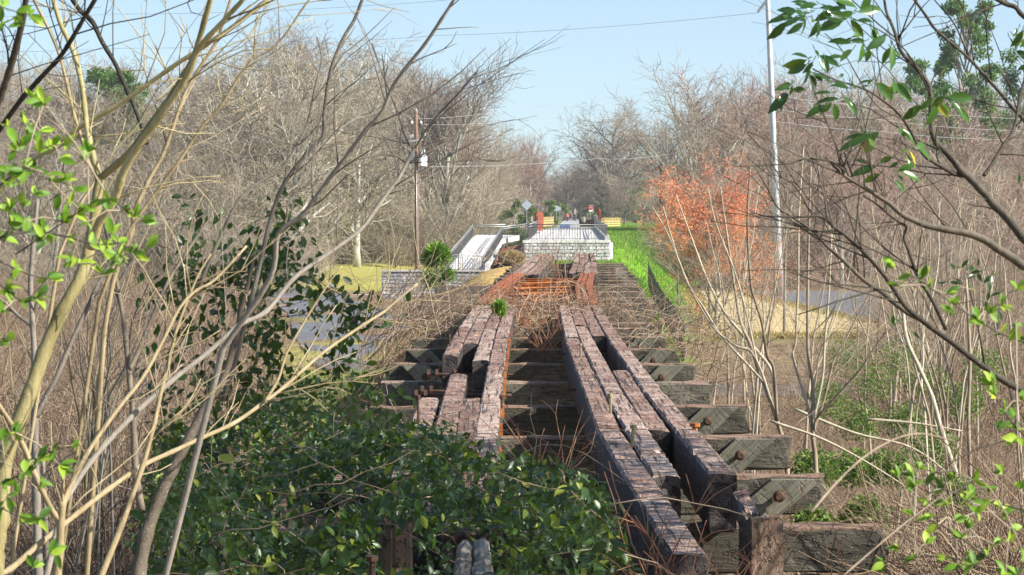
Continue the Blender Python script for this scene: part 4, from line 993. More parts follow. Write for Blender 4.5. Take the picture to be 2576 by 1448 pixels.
thicket(9000, far_end, 4, 9, .05, 3, 'twig_wood', 'grey mass of twigs closing off the far end of the trail', zoff=lambda q, n: q.random(n) ** 1.5 * 7)
# ------------------------------------------------------------------ leafy things in the distance
def blob_leaves(m, centers, rads, n, size, q, mi=0, dark=0.):
    centers = np.asarray(centers, float); k = q.integers(0, len(centers), n); u = unit(q.normal(0, 1, (n, 3))) * (q.random(n) ** .45)[:, None]
    c = centers[k] + u * np.asarray(rads)[k][:, None] * np.array([1, 1, .8])
    m.leaves(c, q.normal(0, 1, (n, 3)) + [0, 0, .2], q.normal(0, 1, (n, 3)) + [0, 0, 1], size * q.uniform(.6, 1.4, n), size * .55 * q.uniform(.6, 1.4, n), mi, np.clip(q.normal(.5, .22, n) - dark, 0, 1), small=True)
def leafy_tree(name, label, px, py_base, py_top, Y, wpx, nblob, nleaf, size, mat, seed, group=None, low=.25, cat='tree', trunk='trunk_wood', tr=.25, flat=1.):
    q = np.random.default_rng(seed); b = P(px, py_base, Y); b[2] = float(land(b[0], Y)); t = P(px, py_top, Y); H = t[2] - b[2]; W = wpx / F * Y / 2
    root = thing(name, label, cat, b, group)
    m = MB(); m.tube([(0, 0, -.3), (q.normal(0, .05) * H, 0, H * .4), (q.normal(0, .05) * H, 0, H * .75), (0, 0, H * .95)], [tr, tr * .8, tr * .5, tr * .15], 8)
    cen = []; rad = []
    for i in range(nblob):
        z = low + (1 - low) * (i + q.random()) / nblob; w = W * (1 - abs(z - .55) * .9) * q.uniform(.35, 1); a = q.uniform(0, 6.28)
        c = np.array([math.cos(a) * w, math.sin(a) * w, H * min(z, .93)]); cen.append(c); rad.append(W * q.uniform(.25, .45) * flat)
        z0 = c[2] - w * .35; m.tube([(0, 0, max(0, z0 - .1 * H)), c * [.6, .6, 1] - [0, 0, w * .15], c], [tr * .4, tr * .25, tr * .08], 4)
    m.obj('trunk', M[trunk], root, smooth=True)
    cm = MB(); blob_leaves(cm, cen, rad, nleaf, size, q); cm.obj('crown', M[mat], root)
    return root
leafy_tree('pine_tree', 'dark green pine with flat clumps seen between the pale left stems', 300, 560, 165, 300, 270, 22, 11000, .42, 'needle', 1, low=.3, flat=.7)
leafy_tree('pine_tree', 'tall dark pine at the top right, above the glossy leaves', 2425, 640, -30, 280, 210, 44, 8500, .4, 'needle', 2, low=.45, flat=.6)
leafy_tree('pine_tree', 'pine with drooping clumps close behind the tall dark pine on the right', 2330, 640, 130, 300, 170, 30, 6000, .4, 'needle', 3, low=.35, flat=.65)
leafy_tree('pine_tree', 'pine half out of the picture at the right edge', 2590, 640, 100, 290, 220, 30, 6500, .4, 'needle', 4, low=.3, flat=.65)
for i, (px, pb, pt, Y, w, lab) in enumerate([(1468, 556, 470, 655, 50, 'dark evergreen shading the far mouth of the trail, left one'), (1497, 556, 480, 640, 50, 'dark evergreen shading the far mouth of the trail, beside the stop sign'), (1518, 556, 470, 600, 40, 'dark evergreen behind the smaller rusty pier'), (1448, 556, 490, 700, 45, 'dark evergreen deepest in the trail tunnel')]):
    leafy_tree('evergreen_tree', lab, px, pb, pt, Y, w, 14, 5000, .5, 'leaf_gloss', 20 + i, 'dark evergreens at the end of the trail', low=.08)
for i, (px, pb, pt, Y, w, lab) in enumerate([(1300, 575, 505, 320, 60, 'yellow-green budding shrub behind the diamond sign'), (1330, 570, 515, 350, 70, 'light green budding shrub right of the diamond sign'), (1385, 560, 505, 420, 50, 'bright green shrub beside the white rectangular sign'), (1410, 556, 512, 470, 40, 'small bright green shrub at the left verge of the trail'), (1265, 580, 530, 330, 60, 'loose green shrub behind the top of the ramp'), (805, 640, 590, 270, 70, 'loose green shrub at the edge of the meadow'), (1600, 540, 470, 480, 40, 'olive green shrub behind the grass bank'), (2180, 560, 480, 300, 90, 'dull green shrub in the right wood beside the houses'), (2300, 330, 250, 310, 120, 'olive evergreen crown in the right wood under the tall pine')]):
    leafy_tree('green_shrub', lab, px, pb, pt, Y, w, 9, 900, .32, 'leaf_far', 40 + i, 'budding green shrubs', low=.1, cat='shrub', tr=.06)
# the orange-red tree
q = np.random.default_rng(5)
def orange_tree(px, top, Y, seed, label, n, spread):
    t, c, g = proto(dict(VASE, rmin=.012, n=[8, 6, 5, 3]), 11, seed, .12, 'twig_red', 'trunk_wood'); H0 = height((t, c)); p = P(px, 700, Y); z = float(land(p[0], Y)); H = P(px, top, Y)[2] - z; s = H / H0
    root = thing('red_leaved_tree', label, 'tree', (p[0], Y, z - .1), 'trees with orange-red young leaves'); root.scale = (s * spread, s * spread, s)
    for nm, me in (('trunk', t), ('crown', c)):
        o = bpy.data.objects.new(nm, me); col.objects.link(o); o.parent = root
    tip = np.array([a for a, _ in g.tips]); qq = np.random.default_rng(seed); k = qq.integers(0, len(tip), n); m = MB(); pos = tip[k] + qq.normal(0, .2, (n, 3))
    zn = (pos[:, 2] / H0); m.leaves(pos, qq.normal(0, 1, (n, 3)) - [0, 0, .4], qq.normal(0, 1, (n, 3)) + [0, 0, 1], qq.uniform(.08, .18, n) , qq.uniform(.05, .1, n), 0, np.clip(.85 - zn * .75 + qq.normal(0, .22, n), 0, 1), small=True)
    m.obj('leaves', M['leaf_orange'], root)
orange_tree(1800, 375, 138, 3, 'tree with orange-red young leaves right of the grass bank', 19000, 1.35)
orange_tree(1925, 600, 142, 4, 'smaller orange-leaved tree around the foot of the grey steel pole', 4500, .9)
# trunks standing on the sandy ground
for i, (px, pb, Y, w, lab) in enumerate([(1974, 840, 137, .3, 'thick dark trunked tree at the near corner of the sandy ground'), (1787, 832, 139, .26, 'grey trunked tree rising from the near edge of the sandy ground'), (1708, 800, 150, .2, 'thin pale trunk at the left edge of the sandy ground')]):
    p = P(px, pb, Y); key = ('tall', i)
    top_tree(key, px, 260 + 60 * i, Y, lab, None, sxy=.62, name='bare_tree')
# ------------------------------------------------------------------ shrubs close to the viewer: stems followed from the photograph, each with its own distance and thickness
def spline(p, n):
    p = np.asarray(p, float)
    q = np.concatenate([[2 * p[0] - p[1]], p, [2 * p[-1] - p[-2]]]); out = []
    for i in range(len(p) - 1):
        a, b, c, d = q[i], q[i + 1], q[i + 2], q[i + 3]
        for t in np.linspace(0, 1, n, endpoint=False):
            out.append(.5 * ((2 * b) + (c - a) * t + (2 * a - 5 * b + 4 * c - d) * t * t + (3 * b - a - 3 * c + d) * t ** 3))
    out.append(p[-1]); return np.array(out)
def stem_pts(px, w0, w1, Y0, Y1):
    px = np.asarray(px, float); n = len(px); t = np.concatenate([[0], np.cumsum(np.linalg.norm(np.diff(px, axis=0), axis=1))]); t = t / t[-1]
    Y = Y0 + (Y1 - Y0) * t
    p = np.array([P(a, b, y) for (a, b), y in zip(px, Y)]); r = (w0 + (w1 - w0) * t) / 2 / F * Y
    sp = spline(np.concatenate([p, r[:, None]], 1), 5)
    return sp[:, :3], np.maximum(sp[:, 3], .0009)
def side_twigs(m, pts, rad, n, q, L0=.12, L1=.5, sub_=2, tmin=.15, leafs=None):
    ax = np.array([0, 1., 0])
    for _ in range(n):
        k = int(q.uniform(tmin, .97) * (len(pts) - 1)); k = min(max(k, 1), len(pts) - 2); d = unit(pts[k + 1] - pts[k - 1])
        an = R(q.uniform(22, 55)) * q.choice([-1, 1]); s = np.cross(d, ax); nd = unit(d * math.cos(an) + s * math.sin(an) + ax * q.normal(0, .25) + np.array([0, 0, .15]))
        L = q.uniform(L0, L1); r = min(rad[k] * .5, q.uniform(.0016, .0034)); pp = [pts[k]]; dd = nd
        for j in range(4): dd = unit(dd + q.normal(0, .12, 3)); pp.append(pp[-1] + dd * L / 4)
        pp = np.array(pp); m.tube(pp, np.linspace(r, r * .5, 5), 5, 0, q.random())
        for j in range(q.integers(0, sub_ + 1)):
            i = q.integers(1, 4); e = unit(dd + q.normal(0, .5, 3)); l2 = L * q.uniform(.25, .6); m.tube([pp[i], pp[i] + e * l2 * .5, pp[i] + unit(e + q.normal(0, .15, 3)) * l2], [r * .7, r * .55, r * .35], 4, 0, q.random())
def to_ground(pts, rad):
    """carry the lowest end of a stem down to the soil"""
    p, d = pts[0], unit(pts[0] - pts[2]); d = unit(d * [.6, .6, 1] - [0, 0, .5]); L = max(0, (p[2] - float(land(p[0], p[1]))) / max(.2, -d[2])) + .1
    ext = [p + d * L * t for t in (1, .66, .33)]
    return np.concatenate([ext, pts]), np.concatenate([np.full(3, rad[0] * 1.08), rad])
def shrub_fg(name, label, stems, mat, seed, group=None, cat='shrub', twigs=6.5, tw=(.12, .5), ground=True):
    """stems: (points, width at base, width at tip, distance at base, at tip, touches the ground)"""
    q = np.random.default_rng(seed); first = None; root = None; tm = MB()
    for st in stems:
        px, w0, w1, Y0, Y1 = st[:5]; base = st[5] if len(st) > 5 else False
        pts, rad = stem_pts(px, w0, w1, Y0, Y1)
        if root is None:
            b = pts[0].copy(); b[2] = float(land(b[0], b[1])); root = thing(name, label, cat, b, group)
        m = MB(); side_twigs(m, pts, rad, int(twigs * (len(px) / 8) * q.uniform(.7, 1.3)), q, *tw)
        if base: pts, rad = to_ground(pts, rad)
        k = len(pts); rad = rad * (1 + q.normal(0, .04, k)); rad[3::5] *= 1.13
        m.tube(pts - 0, rad, 10 if w0 > 9 else 7, 0, q.random()); sub(m.obj('stem', M[mat], smooth=True), root)
    return root
GF = 'pale stemmed bare shrubs beside the viewer'
shrub_fg('bare_shrub', 'thick pale forked shrub leaning in from the lower left, olive tinted at its foot', [
    ([(-14, 1400), (0, 1310), (10, 1168), (40, 1080), (77, 984), (110, 890), (153, 790), (205, 690), (232, 590), (246, 490), (252, 448)], 46, 26, 8.6, 8.9, True),
    ([(252, 452), (230, 378), (219, 321), (208, 227), (189, 144), (170, 98), (151, 57), (128, -20)], 17, 11, 8.9, 9.2),
    ([(258, 450), (265, 438), (321, 389), (378, 314), (435, 234), (484, 151), (506, 83), (535, -20)], 19, 13, 8.9, 8.6),
    ([(228, 625), (250, 560), (287, 503), (314, 427), (359, 351), (416, 276), (472, 189), (499, 125), (548, 68), (625, -14)], 24, 11, 8.8, 8.4),
    ([(-10, 490), (38, 435), (68, 412), (151, 355), (212, 314), (302, 261), (378, 208), (454, 155), (503, 125), (529, 106), (586, 68), (685, -10)], 12, 11, 9.3, 9.0)], 'bark_olive', 1, GF)
shrub_fg('bare_shrub', 'dark brown bare stems crossing the upper left corner', [
    ([(-30, 320), (0, 246), (23, 181), (42, 113), (57, 49), (68, -20)], 20, 16, 7.6, 7.4, True),
    ([(-30, 370), (38, 272), (68, 234), (113, 185), (151, 144), (181, 98), (212, 45), (246, -12)], 14, 11, 8.0, 7.8),
    ([(370, 362), (355, 314), (333, 257), (317, 223), (291, 163), (257, 106), (231, 53), (204, 30), (176, -10)], 11, 12, 9.4, 9.8)], 'bark_dark', 2)
shrub_fg('bare_shrub', 'slender pale stems rising behind the thick forked shrub', [
    ([(150, 640), (200, 520), (240, 450), (223, 412), (208, 359), (185, 284), (170, 219), (151, 144), (129, 87), (110, 49), (80, -10)], 9, 8, 10, 10.2, True),
    ([(262, 830), (290, 690), (330, 590), (340, 529), (374, 454), (408, 393), (435, 321), (461, 246), (491, 189), (540, 113), (560, 60), (585, -14)], 13, 7, 10.2, 10.4, True),
    ([(250, 760), (310, 610), (363, 525), (408, 465), (454, 401), (510, 318), (552, 272), (597, 200), (624, 163), (639, 147), (680, 125), (718, 87), (756, 30), (784, -8)], 10, 5, 9.8, 10, True),
    ([(639, 147), (641, 90), (646, 30)], 4, 2, 10, 10)], 'bark_fg', 3, GF)
shrub_fg('bare_shrub', 'grey multi-stemmed shrub arching across the upper middle towards the gap of sky', [
    ([(160, 1265), (230, 1160), (330, 1050), (430, 960), (520, 890), (600, 820), (669, 785), (740, 700), (810, 650), (902, 583), (939, 537), (979, 481), (1001, 453), (1023, 412), (1035, 390), (1042, 375)], 16, 9, 9.5, 10.5, True),
    ([(1042, 376), (1036, 372), (1020, 344), (1004, 294), (982, 235), (960, 180), (936, 110)], 6, 3, 10.5, 10.7),
    ([(1042, 376), (1051, 362), (1076, 322), (1113, 278), (1163, 225), (1200, 182)], 6, 3, 10.5, 10.3),
    ([(1023, 414), (1030, 410), (1063, 390), (1119, 362), (1157, 337), (1185, 303)], 6, 3, 10.5, 10.6),
    ([(1023, 412), (995, 393), (964, 390), (902, 401)], 5, 2.5, 10.5, 10.4),
    ([(560, 1010), (605, 860), (648, 690), (684, 541), (714, 465), (748, 416), (786, 370), (813, 340), (816, 284), (828, 197), (843, 144), (869, 87), (892, 49), (915, -10)], 13, 8, 11, 11.3),
    ([(560, 880), (680, 700), (700, 590), (756, 547), (786, 510), (832, 446), (877, 386), (919, 329), (945, 302), (966, 272), (990, 215), (1030, 160), (1070, 110), (1110, 50), (1150, -12)], 15, 8, 9.6, 9.2, True),
    ([(500, 720), (582, 537), (620, 484), (661, 454), (707, 427), (737, 382), (767, 329), (779, 287), (794, 212), (809, 151), (798, 94)], 10, 3.5, 10.5, 10.8)], 'bark_grey', 4, GF)
shrub_fg('bare_shrub', 'shrub whose lowest pale branch sweeps right over the green vine and turns dark', [
    ([(-10, 1445), (25, 1433), (102, 1367), (204, 1285), (276, 1229), (357, 1173), (434, 1137), (511, 1101), (587, 1066), (654, 1020), (715, 974), (766, 928), (827, 877), (919, 815), (966, 785), (1000, 755), (1050, 715)], 16, 6, 9.4, 10.4, True),
    ([(664, 1015), (700, 954), (720, 892), (756, 826), (797, 759), (827, 713), (860, 670)], 8, 4, 10, 10.2),
    ([(900, 790), (955, 765), (985, 735), (1000, 705)], 4, 2, 10.3, 10.3),
    ([(255, 1448), (306, 1321), (357, 1178), (388, 1066), (408, 974), (434, 872), (444, 831), (470, 760), (500, 690), (530, 640)], 17, 5, 9, 9.4, True),
    ([(378, 1112), (419, 1066), (460, 1030), (485, 994), (505, 953)], 5, 3, 9.2, 9.3)], 'bark_fg', 5, GF)
shrub_fg('bare_shrub', 'grey trunk dividing low down in front of the vine mass, lower left', [
    ([(347, 1455), (368, 1347), (403, 1250), (434, 1183), (480, 1096), (521, 1015), (557, 964), (587, 877), (608, 775), (623, 719), (640, 640)], 38, 8, 10.5, 11, True),
    ([(357, 1285), (342, 1194), (337, 1091), (332, 1015), (322, 913), (311, 811), (296, 724), (280, 640), (262, 560)], 20, 8, 10.6, 10.9),
    ([(326, 930), (347, 887), (378, 811), (408, 739), (440, 680), (520, 560)], 12, 6, 10.7, 11)], 'bark_shade', 6, GF)
shrub_fg('bare_shrub', 'straight grey upright stems at the lower left edge', [
    ([(97, 1455), (92, 1270), (87, 1066), (87, 913), (82, 811), (77, 708), (85, 600), (95, 500)], 24, 9, 10, 10.3, True),
    ([(92, 1050), (97, 1035), (143, 948), (184, 851), (220, 775), (245, 719), (300, 620), (340, 560)], 14, 7, 10.1, 10.4),
    ([(84, 850), (77, 820), (46, 795), (15, 764), (-20, 740)], 10, 6, 10.2, 10.2),
    ([(118, 1455), (115, 1330), (112, 1240), (108, 1160)], 16, 10, 10.2, 10.2, True)], 'bark_grey', 7, GF)
shrub_fg('bare_shrub', 'pale cut stump sprouting two arching stems, bottom left', [
    ([(143, 1455), (150, 1380), (153, 1321), (158, 1262)], 24, 18, 8.2, 8.2, True),
    ([(150, 1310), (128, 1280), (87, 1193), (51, 1107), (0, 1025), (-30, 990)], 15, 12, 8.2, 8.1),
    ([(157, 1270), (179, 1219), (225, 1132), (296, 1030), (357, 953), (408, 861), (449, 780), (490, 734), (540, 705), (620, 620)], 13, 6, 8.2, 8.6),
    ([(158, 1265), (160, 1220), (165, 1160)], 6, 4, 8.2, 8.2)], 'bark_fg', 8, GF)
q = np.random.default_rng(77)
for i in range(3):   # thinner stems further in
    x0 = q.uniform(-60, 320); Y = q.uniform(13, 22); st = []
    for k in range(5):
        px = [(x0 + q.normal(0, 14), 1250 - 300 * q.random())]; lean = q.uniform(-.35, .5)
        for s in range(8): px.append((px[-1][0] + 70 * lean + q.normal(0, 9), px[-1][1] - 88)); lean += q.normal(0, .06)
        st.append((px[:q.integers(5, 9)], q.uniform(4, 7), 1.8, Y, Y + q.uniform(-.6, .6), True))
    shrub_fg('bare_sapling', 'thin bare sapling in the brush behind the pale left hand shrubs', st, 'bark_fg' if i % 2 else 'bark_grey', 200 + i, 'thin saplings behind the pale shrubs', 'sapling', 9, (.25, .9))
# ---- the dark branched tree on the right with glossy leaves
RT = thing('evergreen_tree', 'dark branched tree with drooping glossy leaves reaching in from the right', 'tree', (3.1, 8.2, float(land(3.1, 8.2))))
rs = [([(2640, 690), (2576, 669), (2546, 648), (2506, 624), (2479, 605), (2439, 589), (2386, 579), (2332, 568), (2292, 552), (2266, 538), (2239, 514), (2212, 496), (2186, 480), (2159, 464), (2132, 448), (2105, 426), (2076, 394)], 26, 6, 8.2, 8.0),
      ([(2122, 440), (2116, 413), (2106, 385)], 8, 4, 8, 8), ([(2146, 442), (2132, 408), (2124, 384)], 8, 4, 8, 8),
      ([(2126, 434), (2119, 426), (2092, 408), (2052, 400), (2020, 402), (1985, 412), (1932, 416), (1850, 419)], 6, 2.5, 8, 7.8),
      ([(2640, 660), (2576, 600), (2554, 573), (2527, 541), (2501, 517), (2474, 485), (2444, 453), (2420, 432), (2399, 405), (2380, 384), (2355, 359), (2343, 314), (2340, 227), (2313, 181), (2268, 132), (2249, 76), (2230, 30), (2222, -20)], 26, 6, 8.4, 8.6),
      ([(2440, 450), (2431, 445), (2404, 440), (2375, 424), (2348, 408), (2319, 384), (2271, 299), (2215, 249), (2169, 223), (2098, 200), (2045, 174)], 10, 4, 8.5, 8.2),
      ([(2640, 1020), (2576, 985), (2520, 955), (2450, 905), (2390, 858), (2330, 815), (2279, 773), (2250, 731), (2226, 696), (2199, 664), (2172, 635), (2146, 611), (2119, 587), (2092, 568), (2081, 552), (2052, 544), (2012, 547), (1932, 544), (1890, 535)], 20, 3.5, 8, 7.6),
      ([(2310, 800), (2280, 785), (2247, 760), (2215, 733), (2186, 715), (2159, 693), (2135, 669), (2106, 643), (2081, 621), (2052, 589), (2025, 568), (1993, 547), (1959, 525), (1943, 499), (1932, 477), (1905, 430)], 14, 3, 8, 7.7),
      ([(2081, 551), (2076, 506), (2065, 466)], 6, 3, 7.7, 7.7),
      ([(2380, 830), (2354, 773), (2332, 733), (2314, 707), (2298, 667), (2284, 627), (2274, 600), (2279, 571), (2258, 557), (2231, 536), (2199, 509), (2172, 493)], 11, 5, 8.1, 8.1),
      ([(2640, 380), (2576, 302), (2544, 268), (2510, 227), (2472, 185), (2434, 144), (2389, 106), (2351, 72), (2328, 38), (2290, -14)], 11, 7, 8.8, 8.8),
      ([(2640, 80), (2576, 42), (2555, 19), (2532, 11), (2500, -6)], 14, 12, 8.6, 8.6),
      ([(2475, 442), (2487, 427), (2517, 378), (2551, 321), (2566, 242), (2580, 190)], 10, 6, 8.6, 8.8),
      ([(2045, 545), (2000, 470), (1960, 440), (1920, 380), (1885, 340)], 4, 2, 7.7, 7.6), ([(2270, 300), (2200, 260), (2120, 130), (2075, 85)], 4, 2.5, 8.3, 8.2),
      ([(2340, 240), (2300, 160), (2260, 110), (2200, 70), (2140, 45)], 5, 2.5, 8.5, 8.3), ([(2440, 150), (2400, 60), (2350, 0)], 5, 3, 8.8, 8.8)]
tm = MB(); q = np.random.default_rng(9)
for px, w0, w1, Y0, Y1 in rs:
    pts, rad = stem_pts(px, w0, w1, Y0, Y1); m = MB(); side_twigs(m, pts, rad, int(6 * len(px) / 8), q, .1, .45)
    m.tube(pts, rad * (1 + q.normal(0, .04, len(rad))), 9, 0, q.random()); sub(m.obj('branch', M['bark_dark'], smooth=True), RT)
m = MB(); b = np.array([3.1, 8.2, float(land(3.1, 8.2)) - .2]); m.tube([b, b + [-.1, .1, .9], b + [-.5, .05, 1.9], b + [-.9, .1, 2.25]], [.12, .1, .07, .03], 10, 0, .4); m.tube([b + [-.1, .1, .9], b + [.2, 1.5, 2.6], b + [1.5, 4, 4.6], b + [2.6, 6, 6]], [.08, .07, .05, .02], 8, 0, .4); sub(m.obj('trunk', M['bark_dark'], smooth=True), RT)
LV = [(1160,60,1010,0,.4),(1040,80,860,150,.3),(975,145,850,270,.3),(1090,110,910,200,.2),(1090,150,980,230,.25),(1190,130,1130,260,.35),(1420,80,1290,130,.6),(1400,130,1490,250,.7),(1450,80,1610,60,.6),(1350,140,1180,200,.35),(1300,70,1160,140,.4),(1290,0,1450,40,.6),(1410,290,1250,270,.5),(1480,290,1460,425,.78),(1500,275,1400,270,.4),(1540,200,1590,330,.6),(1640,240,1510,330,.45),(1670,300,1680,465,.7),(1110,400,950,450,.3),(1110,430,980,490,.3),(1120,430,1090,580,.3),(1190,370,1330,440,.35),(1190,390,1240,480,.6),(1150,490,1290,550,.3),(1150,545,1150,610,.6),(1010,560,900,600,.35),(1010,570,1000,640,.6),(990,640,850,750,.25),(930,650,940,740,.3),(1330,660,1150,690,.35),(1240,700,1100,780,.4),(1290,690,1310,810,.55),(1370,670,1450,760,.55),(1290,550,1370,560,.4),(1410,555,1440,600,.5),(1540,540,1440,560,.4),(1570,550,1690,670,.55),(1690,550,1810,680,.65),(1870,700,1750,800,.5),(1980,690,1910,840,.55),(1980,690,2050,780,.9),(2070,690,2210,820,.7),(1560,890,1320,1000,.45),(1480,900,1520,1030,.92),(1590,880,1510,950,.5),(1730,860,1830,950,.7),(1840,970,1940,1070,.65),(1790,1000,1840,1110,.97),(1680,1050,1590,1080,.3),(1570,1110,1400,1170,.3),(1730,1140,1880,1210,.7),(1690,1200,1770,1280,.6),(2555,200,2490,330,.3),(2540,210,2470,320,.3),(2500,340,2590,380,.3),(2590,430,2510,470,.3),(2080,570,2010,600,.3),(2100,650,2030,640,.3),(1060,60,1180,20,.4),(1130,70,1060,10,.5),(1250,90,1370,110,.35),(1230,110,1330,160,.3),(1000,110,920,130,.3),(2480,230,2560,260,.3),(1500,310,1560,380,.4),(1420,250,1330,300,.3)]
pos = []; dirs = []; Ls = []; tn = []
for a, b_, c, d, t in LV:
    Y = 8 + q.uniform(-.35, .35); p0 = P(1610 + .378 * a, .378 * b_, Y); p1 = P(1610 + .378 * c, .378 * d, Y + q.uniform(-.03, .03)); v = p1 - p0
    pos.append(p0); dirs.append(v); Ls.append(np.linalg.norm(v)); tn.append(t)
for k in range(len(LV)):
    for _ in range(1 + (k % 2)):
        pos.append(pos[k] + q.normal(0, .012, 3)); dirs.append(unit(dirs[k]) + q.normal(0, .55, 3)); Ls.append(Ls[k] * q.uniform(.5, .85)); tn.append(min(.8, tn[k] * q.uniform(.6, 1.1)))
for (px, py, n) in [(2260, 820, 5), (2060 + 340, 690, 7), (2480, 700, 8), (2500, 760, 6), (2440, 660, 4), (2570, 430, 4)]:
    for _ in range(n):
        Y = 8.2 + q.uniform(-.3, .3); pos.append(P(px + q.normal(0, 32), py + q.normal(0, 28), Y)); dirs.append(unit(q.normal(0, 1, 3) - [0, 0, .8])); Ls.append(.032); tn.append(.25)
m = MB(); N = len(pos); up = q.normal(0, .3, (N, 3)) + np.array([.35, -.8, .45]); Ls = np.array(Ls)
m.leaves(pos, dirs, up, Ls, Ls * q.uniform(.34, .46, N) * np.where(Ls > .085, .6, 1), 0, np.array(tn))
for p0, v in zip(pos, dirs): m.tube([np.array(p0) - unit(v) * .012 + [0, 0, .006], p0], .0011, 4, 0, .6)
sub(m.obj('leaves', M['leaf_gloss'], smooth=True), RT)
n = 15500; k = 230; x0 = q.uniform(-3.6, 2.0, k); y0 = q.uniform(11.5, 21.5, k); xx = q.uniform(3.6, 9.0, k); tt = (xx - x0) / .764  # unseen leaves added along sun rays to shade the near timbers and vine
cen = np.stack([xx, y0 - .293 * tt, -1.7 + .574 * tt], -1); c = cen[q.integers(0, k, n)] + q.normal(0, .32, (n, 3)); c = c[(c[:, 0] > c[:, 1] * .19 + .5) & (c[:, 2] > -1.6)]; n = len(c)
m = MB(); m.leaves(c, q.normal(0, 1, (n, 3)) - [0, 0, .4], q.normal(0, 1, (n, 3)) + [0, 0, .8], q.uniform(.09, .16, n), q.uniform(.045, .075, n), 0, np.clip(q.normal(.4, .2, n), 0, .85))
sub(m.obj('crown', M['leaf_gloss'], smooth=True), RT)
# ---- bright young leaves close to the lens
def young(label, lines, clusters, Y, seed, Lpx, name='leafy_shrub'):
    q = np.random.default_rng(seed); m = MB(); tm = MB(); cl = []
    root = None
    for px, w in lines:
        pts, rad = stem_pts(px, w, w * .4, Y, Y + q.uniform(-.3, .3))
        if root is None: root = thing(name, label, 'shrub', (pts[0][0], pts[0][1], float(land(pts[0][0], pts[0][1]))))
        b = MB(); b.tube(pts, rad, 7, 0, q.random()); sub(b.obj('branch', M['bark_dark'], smooth=True), root)
        cl += [(p, unit(pts[min(i + 1, len(pts) - 1)] - pts[max(i - 1, 0)])) for i, p in enumerate(pts) if i % 3 == 2]
    for (x, y) in clusters:
        p = P(x, y, Y + q.uniform(-.35, .35)); near = min(cl, key=lambda k: np.linalg.norm(k[0] - p)) if cl else (p, np.array([0, 0, 1.]))
        tm.tube([near[0], near[0] * .5 + p * .5 + [0, 0, .01], p], [.0016, .0013, .001], 4, 0, .5); cl.append((p, unit(p - near[0] + [0, 0, .02])))
    for p, d in cl:
        k = q.integers(4, 7); L = Lpx / F * Y
        dd = unit(d + q.normal(0, .75, (k, 3)) + [0, 0, .1]); LL = L * q.uniform(.4, 1.3, k)
        m.leaves(np.repeat(p[None], k, 0), dd, q.normal(0, .45, (k, 3)) + [.3, -.75, .5], LL, LL * q.uniform(.38, .56, k), 0, np.clip(q.normal(.45, .28, k), 0, 1))
    tag(sub(tm.obj('twigs', M['bark_sap'], smooth=True), root), kind='stuff'); sub(m.obj('leaves', M['leaf_spring'], smooth=True), root)
young('shrub with soft bright green young leaves at the left edge, close to the lens', [
    ([(-30, 610), (60, 585), (150, 592), (240, 615), (300, 612)], 9), ([(10, 610), (60, 520), (110, 470), (230, 385)], 5), ([(-30, 490), (60, 420), (120, 370), (170, 365)], 5),
    ([(40, 640), (160, 560), (260, 500), (330, 540)], 4), ([(-20, 650), (120, 700), (240, 640), (310, 640), (370, 625)], 5), ([(20, 590), (40, 440), (60, 330), (90, 260)], 5), ([(-20, 10), (40, 30), (95, 45)], 4), ([(-20, 700), (60, 760), (110, 735)], 4),
    ([(-30, 1230), (60, 1190), (120, 1140), (200, 1120)], 5), ([(-30, 1260), (50, 1300), (130, 1308)], 4), ([(-20, 1120), (40, 1090)], 4), ([(60, 1450), (125, 1395)], 3)],
    [(60, 60), (10, 60), (85, 250), (110, 260), (60, 300), (100, 330), (40, 380), (130, 380), (220, 380), (60, 430), (120, 440), (160, 460), (150, 490), (90, 420), (185, 480), (30, 520), (60, 560), (110, 600), (165, 550), (220, 560), (270, 530), (340, 545), (355, 555), (280, 590), (330, 620), (310, 650), (290, 660), (260, 690), (180, 650), (30, 700), (10, 850), (20, 320), (75, 350), (20, 430), (150, 400), (100, 545), (200, 520), (30, 1090), (150, 1170), (100, 1210), (40, 1240), (20, 1250), (140, 1390), (60, 1190), (20, 860), (10, 780)], 5.2, 31, 38)
young('shrub with soft bright green young leaves at the lower right edge, close to the lens', [
    ([(2640, 880), (2520, 840), (2420, 780), (2320, 710), (2250, 670)], 6), ([(2640, 1150), (2560, 1080), (2510, 1010), (2495, 960)], 6), ([(2640, 1300), (2520, 1270), (2400, 1240), (2270, 1190)], 6), ([(2620, 1480), (2480, 1400), (2380, 1330), (2280, 1290)], 6), ([(2560, 1500), (2450, 1420), (2330, 1400), (2200, 1420)], 5)],
    [(2320, 700), (2260, 720), (2380, 740), (2450, 730), (2400, 790), (2440, 800), (2490, 790), (2520, 770), (2560, 730), (2556, 820), (2550, 1050), (2510, 1080), (2560, 1100), (2570, 1010), (2260, 1200), (2310, 1180), (2350, 1190), (2450, 1210), (2490, 1230), (2430, 1260), (2380, 1270), (2330, 1260), (2340, 1300), (2400, 1310), (2440, 1330), (2480, 1270), (2520, 1290), (2560, 1230), (2540, 1330), (2500, 1370), (2440, 1390), (2330, 1370), (2260, 1380), (2570, 1380), (2410, 1420), (2530, 1440), (2300, 1220), (2460, 1290), (2390, 1210), (2520, 1190)], 5.2, 32, 34)
for i, (px, w, lab) in enumerate([([(2040, 1290), (2095, 1225), (2150, 1170), (2200, 1132), (2260, 1102), (2320, 1092), (2400, 1110)], 9, 'pale arching cane near the lens in front of the right hand brush'), ([(2120, 1450), (2260, 1330), (2340, 1270), (2380, 1240)], 6, 'shorter pale cane near the lens at the lower right')]):
    pts, rad = stem_pts(px, w, w * .5, 4.6, 4.9); m = MB(); m.tube(pts, rad * .75, 8, 0, .2); tag(m.obj('cane', M['bark_sap'], smooth=True), lab, 'cane')
